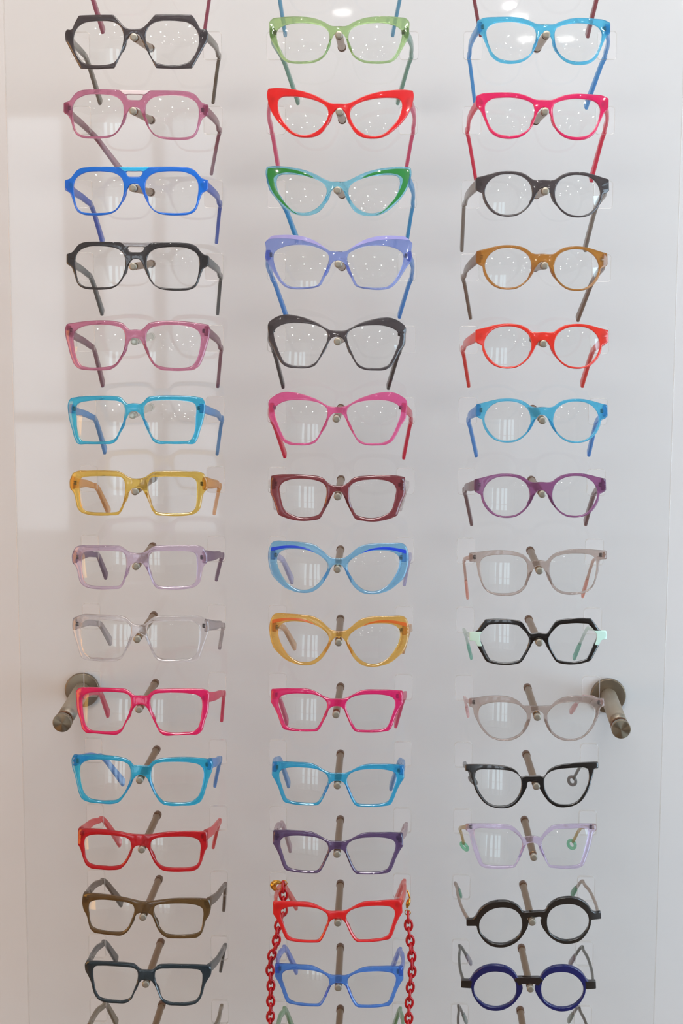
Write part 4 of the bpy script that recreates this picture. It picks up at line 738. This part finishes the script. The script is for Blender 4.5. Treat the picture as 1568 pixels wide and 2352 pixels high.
PAIRS = {
 (1,0): ('mauve', 'eyeglasses cut off by the top edge, dark pink temple ends showing above left column', (146, 72, 92), .5, {}),
 (1,1): ('charcoal', 'charcoal hexagonal eyeglasses, highest fully visible pair of the left column', (104, 96, 84), .6, {}),
 (1,2): ('mauve', 'mauve aviator eyeglasses with a clear top bar, under the charcoal hexagonal pair', (128, 74, 84), .55, dict(bar=((204, 190, 190), .8))),
 (1,3): ('blue', 'bright blue aviator eyeglasses with a turquoise top bar in the left column', (68, 92, 172), .45, dict(bar=((0, 158, 206), .85))),
 (1,4): ('smoke', 'smoky black aviator eyeglasses with a grey top bar under the bright blue pair', (84, 86, 84), .6, dict(bar=((124, 121, 122), .85))),
 (1,5): ('mauve', 'mauve square eyeglasses without top bar, fifth row of the left column', (128, 84, 96), .45, {}),
 (1,6): ('aqua', 'turquoise square eyeglasses with angular lower corners, above the yellow pair', (84, 140, 188), .35, {}),
 (1,7): ('amber', 'yellow translucent rectangular eyeglasses in the middle of the left column', (248, 186, 96), .25, dict(th=12)),
 (1,8): ('lilac', 'lilac translucent rectangular eyeglasses under the yellow pair', (120, 92, 118), .30, dict(th=12)),
 (1,9): ('crystal', 'colourless crystal clear square eyeglasses in the left column', (168, 162, 164), .15, dict(th=12)),
 (1,10): ('pink', 'hot pink square eyeglasses beside the left metal standoff', (226, 62, 104), .35, dict(th=11)),
 (1,11): ('teal', 'turquoise rounded square eyeglasses directly above the dark red pair', (84, 142, 200), .35, dict(th=11)),
 (1,12): ('ruby', 'dark red rectangular eyeglasses low in the left column', (196, 66, 66), .40, dict(th=11)),
 (1,13): ('olive', 'olive brown rectangular eyeglasses under the dark red pair', (96, 78, 62), .5, dict(th=10)),
 (1,14): ('ink', 'dark blue grey square eyeglasses, lowest fully visible pair of the left column', (72, 72, 70), .6, dict(th=10)),
 (1,15): ('tortoise', 'eyeglasses cut off by the bottom edge, brown temples showing under the left column', (104, 90, 66), .6, dict(th=9)),
 (2,0): ('sky', 'eyeglasses cut off by the top edge, blue green temple ends showing above middle column', (96, 150, 176), .45, {}),
 (2,1): ('green', 'light green translucent eyeglasses, highest fully visible pair of the middle column', (116, 152, 138), .45, {}),
 (2,2): ('red', 'bright red cat-eye eyeglasses with pink temples in the middle column', (226, 96, 134), .45, {}),
 (2,3): ('ice', 'light blue cat-eye eyeglasses with dark green inlays on the rims', (64, 158, 206), .40, dict(inlay=((30, 116, 48), .75))),
 (2,4): ('periwinkle', 'periwinkle blue butterfly eyeglasses with a paler upper edge', (76, 148, 214), .40, dict(bar=((176, 170, 220), .6), barside=True)),
 (2,5): ('charcoal', 'charcoal butterfly eyeglasses in the middle column above the pink pair', (66, 60, 58), .65, {}),
 (2,6): ('bubble', 'bubblegum pink butterfly eyeglasses with red temples', (226, 26, 74), .5, {}),
 (2,7): ('burgundy', 'burgundy translucent angular eyeglasses in the centre of the display', (216, 212, 212), .20, dict(th=11)),
 (2,8): ('sky', 'pale blue rounded cat-eye eyeglasses with deep blue brow stripes', (176, 176, 204), .25, dict(inlay=((18, 66, 206), .55), th=9)),
 (2,9): ('tangerine', 'orange yellow rounded cat-eye eyeglasses with darker orange brow stripes', (246, 204, 160), .20, dict(inlay=((252, 132, 44), .45), th=9)),
 (2,10): ('magenta', 'magenta pink angular cat-eye eyeglasses between the orange and the turquoise pair', (226, 90, 132), .35, dict(th=9)),
 (2,11): ('cyan', 'turquoise angular cat-eye eyeglasses in the middle column', (118, 168, 214), .30, {}),
 (2,12): ('plum', 'dark purple angular cat-eye eyeglasses under the turquoise pair', (168, 146, 152), .35, {}),
 (2,13): ('scarlet', 'red angular cat-eye eyeglasses carrying the red glasses chain', (228, 104, 92), .45, {}),
 (2,14): ('cobalt', 'blue angular cat-eye eyeglasses hanging between the two chain strands', (120, 142, 206), .35, {}),
 (2,15): ('green', 'eyeglasses cut off by the bottom edge, green temples showing under the middle column', (112, 150, 112), .5, {}),
 (3,0): ('burgundy', 'eyeglasses cut off by the top edge, dark red temple ends showing above right column', (136, 70, 76), .5, {}),
 (3,1): ('skyblue', 'sky blue rounded eyeglasses, highest fully visible pair of the right column', (74, 152, 208), .40, {}),
 (3,2): ('hotpink', 'hot pink rounded eyeglasses with pink red temples in the right column', (222, 52, 84), .45, {}),
 (3,3): ('charcoal', 'charcoal grey round eyeglasses in the right column', (128, 118, 108), .5, dict(th=11)),
 (3,4): ('caramel', 'caramel brown round eyeglasses under the charcoal grey pair', (120, 98, 82), .5, dict(th=11)),
 (3,5): ('coral', 'orange red round eyeglasses in the right column', (240, 68, 52), .55, dict(th=11)),
 (3,6): ('skyblue', 'sky blue round eyeglasses between the orange red and the purple pair', (84, 148, 210), .35, dict(th=11)),
 (3,7): ('orchid', 'purple round eyeglasses with brownish temples', (122, 92, 92), .45, dict(th=11)),
 (3,8): ('taupe', 'greyish transparent eyeglasses with thin pink tipped temples, above the black angular pair', (186, 158, 146), .2, dict(thin='paddle', tip=((226, 168, 152), .35))),
 (3,9): ('black', 'black hexagonal eyeglasses with mint green end pieces', (186, 196, 190), .15, dict(thin='paddle', tip=((130, 176, 162), .2), endpiece=((186, 222, 210), .9))),
 (3,10): ('taupe', 'greyish transparent round cat-eye eyeglasses beside the right metal standoff', (222, 196, 194), .15, dict(thin='paddle', tip=((228, 190, 190), .3))),
 (3,11): ('black', 'glossy black cat-eye eyeglasses with ring shaped temple tips', (120, 118, 116), .35, dict(thin='ring', tip=((120, 116, 114), .4))),
 (3,12): ('lavender', 'pale lavender clear square eyeglasses hanging low on their peg', (180, 158, 112), .25, dict(thin='ring', tip=((128, 190, 160), .2))),
 (3,13): ('black', 'black round eyeglasses with thick rims and green tipped temples', (150, 138, 128), .35, dict(thin='paddle', tip=((84, 140, 112), .5))),
 (3,14): ('navy', 'navy blue round eyeglasses with a black bridge, lowest fully visible of the right column', (62, 60, 50), .8, dict(thin='paddle', tip=((120, 112, 122), .6), bridge=((14, 10, 14), 1.0), endpiece=((12, 12, 12), 1.0))),
 (3,15): ('black', 'eyeglasses cut off by the bottom edge, dark thin temples showing under the right column', (70, 62, 52), .8, dict(thin='paddle', tip=((120, 128, 122), .5))),
}
AX = Matrix(((1, 0, 0), (0, 0, 1), (0, -1, 0)))       # panel axes -> world axes
def rotm(a, b, g):
    ca, sa, cb, sb, cg, sg = math.cos(a), math.sin(a), math.cos(b), math.sin(b), math.cos(g), math.sin(g)
    return Matrix(((cg, -sg, 0), (sg, cg, 0), (0, 0, 1))) @ Matrix(((cb, 0, sb), (0, 1, 0), (-sb, 0, cb))) @ Matrix(((1, 0, 0), (0, ca, -sa), (0, sa, ca)))

LIFT = {(2,1): .5, (2,2): .4, (3,1): .5, (3,11): 1.1, (3,14): .8}
PUSH = {(3,11): .0016}      # mm, bridges resting on their pegs
def make_glasses(key):
    col, row = key
    model, pose, temples = POSES[key]
    cname, label, trgb, tbody, opt = PAIRS[key]
    m = MODELS[model]
    x, z, yaw, pitch, roll, scl = pose
    z += LIFT.get(key, 0.0)
    R3 = AX @ rotm(math.radians(pitch), math.radians(yaw), math.radians(roll)) @ AX.transposed()
    MW = Matrix.Translation((x * .001, -.114 + PUSH.get(key, 0.0), Z0 + z * .001)) @ R3.to_4x4() @ Matrix.Scale(scl, 4)
    root = empty('eyeglasses', MW)
    tag(root, label, 'eyeglasses', 'eyeglasses on the wall display')
    rgb, body = CLR[cname]
    G = .68 if body < .25 else .45
    fm = mat_for(rgb, body, G, cname + '_acetate')
    tm = mat_for(trgb, tbody, G, cname + '_temple')
    T = THICK.get(model, 4.0)
    fr = link('frame_front', front_mesh(model), fm, root); weighted(fr)
    for s in (-1, 1):
        link('lens', lens_mesh(model, s), M_LENS, root)
        link('nose_pad', pad_mesh(model, s), fm, root)
    for part in ('bar', 'inlay', 'endpiece', 'bridge'):
        if part not in opt or part not in m: continue
        prgb, pb = opt[part]; pm = mat_for(prgb, pb, .3, cname + '_' + part)
        nm = {'bar': 'top_bar', 'inlay': 'rim_inlay', 'endpiece': 'end_piece', 'bridge': 'bridge'}[part]
        sides = (0,) if part == 'bridge' or (part == 'bar' and not opt.get('barside')) else (-1, 1)
        for s in sides:
            kw = dict(out_=.12, thick=.9) if part in ('inlay',) or (part == 'bar' and opt.get('barside')) else dict(out_=.2)
            o = link(nm, patch_mesh(model, part, s, **kw), pm, root); weighted(o)
            o['label'] = {'bar': 'paler top bar', 'inlay': 'contrasting stripe on the rim', 'endpiece': 'contrasting end piece', 'bridge': 'black bridge'}[part]
    inv = MW.inverted()
    hx, hz = m['hinge']
    th0 = opt.get('th', 9.0); thin = opt.get('thin')
    for s, (B, Tp) in ((-1, temples[0:2]), (1, temples[2:4])):
        # the temple passes through its slot in the acrylic panel and rests near the slot's lower edge
        sx, sz = (col - 2) * 200 + s * 67.6, (8 - row) * ROW
        hh = 2.4 if thin else 4.35
        if 0 < row < 15 or True:
            B = (min(max(B[0], sx - 6.2), sx + 6.2), min(max(B[1], sz - 13.7 + hh), sz + 13.6 - hh), -11.5)
        Bw = inv @ Vector((B[0] * .001, B[2] * .001, Z0 + B[1] * .001))
        Tw = inv @ Vector((Tp[0] * .001, Tp[2] * .001, Z0 + Tp[1] * .001))
        hyy = (KC * hx * hx + T) * .001
        H = Vector((s * (hx - 2.2) * .001, hyy + (.0006 if thin else .0046), hz * .001))
        d = Bw - H
        up = Vector((0, 0, 1)) * (.0025 if not thin else .002)
        dn = d.normalized()
        K1 = Bw + dn * .0052
        P = [H, H + d * .33 + Vector((s * .0022, 0, 0)), H + d * .70 + Vector((s * .0018, 0, 0)) + up * .5, Bw - dn * .0052, K1, K1 + (Tw - K1) * .2 + up * .8, K1 + (Tw - K1) * .5 + up * .6, Tw]
        path = catmull(P, 7)
        if not thin:
            hei = lambda u: th0 + (6.2 - th0) * min(1, u / .55) if u < .66 else 6.2 + 4.6 * max(0, (u - .66) / .34)
            t_ = link('temple', ribbon('temple', path, lambda u: 3.8, hei, seg=14, rnd=4.0), tm, root)
            weighted(t_)
        else:
            cut = int(len(path) * .89)
            t_ = link('temple', ribbon('temple', path[:cut], lambda u: 3.0, lambda u: 5.4 - 2.0 * min(1, u / .4), seg=12, rnd=3.0), tm, root)
            weighted(t_)
            prgb, pb = opt['tip']; pm = mat_for(prgb, pb, .3, cname + '_tip')
            tail = path[cut - 1:]
            if thin == 'ring':
                e = (tail[-1] - tail[0]).normalized(); c0 = tail[0] + e * .0055
                sd = Vector((1, 0, 0)); sd = (sd - e * sd.dot(e)).normalized()
                fl = (sd * .75 + e.cross(sd) * .65).normalized()
                ring = [c0 + e * (math.cos(a) * .0062) + fl * (math.sin(a) * .0045) for a in [2 * math.pi * i / 24 for i in range(24)]]
                tp = link('temple_tip', tube('temple_tip', ring, .0018, 8, True), pm, t_)
            else:
                e0 = tail[0]; e1 = tail[-1]
                fine = [e0 + (e1 - e0) * (i / 8) for i in range(9)]
                tp = link('temple_tip', ribbon('temple_tip', fine, lambda u: 3.4, lambda u: 4.0 + 4.6 * math.sin(math.pi * min(1, u * .62 + .1)), seg=12, rnd=2.6), pm, t_)
            tp['label'] = 'coloured temple tip'
        if not thin:
            kx = hx - 2.9
            e0 = Vector((s * kx * .001, (KC * kx * kx + T - .6) * .001, hz * .001))
            e1 = e0 + Vector((s * .0006, .0048, 0))
            lug = link('end_block', ribbon('end_block', [e0, e0 * .5 + e1 * .5, e1], lambda u: 4.8, lambda u: th0 + .3, seg=16, rnd=6.0), fm, root)
            weighted(lug)
        # hinge: leaf plate sunk in the back of the front plus barrel
        hv = []
        if 'hinge' not in MESH:
            vs, fs = [], []
            for x0, x1, z0, z1, y0, y1 in ((-.0013, .0013, .0010, .0021, -.0012, .0020), (-.0013, .0013, -.00055, .00055, -.0012, .0020), (-.0013, .0013, -.0021, -.0010, -.0012, .0020), (-.0018, .0002, -.0019, .0019, .0004, .0012)):
                k = len(vs); vs += [(x, y, z) for z in (z0, z1) for y in (y0, y1) for x in (x0, x1)]
                fs += [tuple(k + q for q in t) for t in [(0, 2, 3, 1), (4, 5, 7, 6), (0, 1, 5, 4), (2, 6, 7, 3), (0, 4, 6, 2), (1, 3, 7, 5)]]
            MESH['hinge'] = mesh('hinge', vs, fs)
        hb = link('hinge', MESH['hinge'].copy(), M_HINGE, root, smooth=False)
        hb.location = (s * (hx - 5.4) * .001, (KC * (hx - 5.4) ** 2 + T) * .001 + .0002, hz * .001)
        bv = hb.modifiers.new('soft', 'BEVEL'); bv.width = .0004; bv.segments = 2
    return root
for key in PAIRS: make_glasses(key)

# ------------------------------------------------------------------ red glasses chain
chain = empty('glasses_chain', Matrix.Translation((0, 0, Z0)))
tag(chain, 'red resin link neck chain with gold clasps hanging from the red cat-eye eyeglasses', 'chain')
def V3(p): return Vector((p[0] * .001, p[2] * .001, p[1] * .001))
def resample(P, step):
    out = [P[0].copy()]; acc = 0.0
    for a, b in zip(P[:-1], P[1:]):
        L = (b - a).length; t = step - acc
        while t <= L:
            out.append(a + (b - a) * (t / L)); t += step
        acc = L - (t - step)
    return out
def link_mesh():
    hl, hw, n = .0061, .0037, 36        # stadium centre line
    P = []
    for i in range(n):
        a = 2 * math.pi * i / n
        P.append(Vector((math.cos(a) * hw, 0, math.sin(a) * hl * (1 - .06 * math.cos(a) ** 2))))
    return tube('chain_link', P, .00142, 12, True)
LINK = link_mesh(); LINK.materials.append(M_CHAIN); LINK.polygons.foreach_set('use_smooth', [True] * len(LINK.polygons))
for strand, base_rot in ((CHAIN_LEFT, 1), (CHAIN_RIGHT, 1)):
    pts = resample([V3(p) for p in strand], .0087)
    for i, p in enumerate(pts):
        a = pts[max(0, i-1)]; b = pts[min(len(pts)-1, i+1)]
        e = (a - b).normalized()
        o = bpy.data.objects.new('chain_link', LINK); COL.objects.link(o); o.parent = chain
        ang = (12 if (i + base_rot) % 2 == 0 else 82) + random.uniform(-9, 9)
        q = Vector((0, 0, 1)).rotation_difference(e).to_matrix().to_4x4()
        o.matrix_local = Matrix.Translation(p) @ q @ Matrix.Rotation(math.radians(ang), 4, 'Z')
def torus(c, r, wr, nrm, name, parent, mat=M_GOLD):
    n = Vector(nrm).normalized(); u = n.orthogonal().normalized(); v = n.cross(u)
    P = [c + (u * math.cos(a) + v * math.sin(a)) * r for a in [2*math.pi*i/24 for i in range(24)]]
    o = link(name, tube(name, P, wr, 8, True), mat, parent); return o
cl = [V3(p) for p in CLASP_LEFT]
torus(cl[0] + Vector((0, 0, -.0003)), .0029, .0005, (.3, 1, .2), 'jump_ring', chain)
link('clasp', tube('clasp', catmull([cl[1], cl[2], cl[3], cl[4]], 8), lambda u: .0011 + .0019 * math.sin(math.pi * (u ** 1.3)) + .0008 * u, 14), M_GOLD, chain)
torus((cl[2] + cl[4]) / 2 + Vector((.001, .002, .0005)), .0052, .0006, (0, 1, .1), 'clasp_loop', chain)
cr = [V3(p) for p in CLASP_RIGHT]
torus(cr[0], .0030, .0005, (.2, 1, .1), 'jump_ring', chain)
link('clasp', tube('clasp', catmull([cr[1], cr[2], cr[3]], 8), lambda u: .0008 + .0016 * math.sin(math.pi * u), 14), M_GOLD, chain)
link('clasp_wire', tube('clasp_wire', catmull([cr[3], cr[4], cr[5]], 6), lambda u: .0009, 10), M_GOLD, chain)
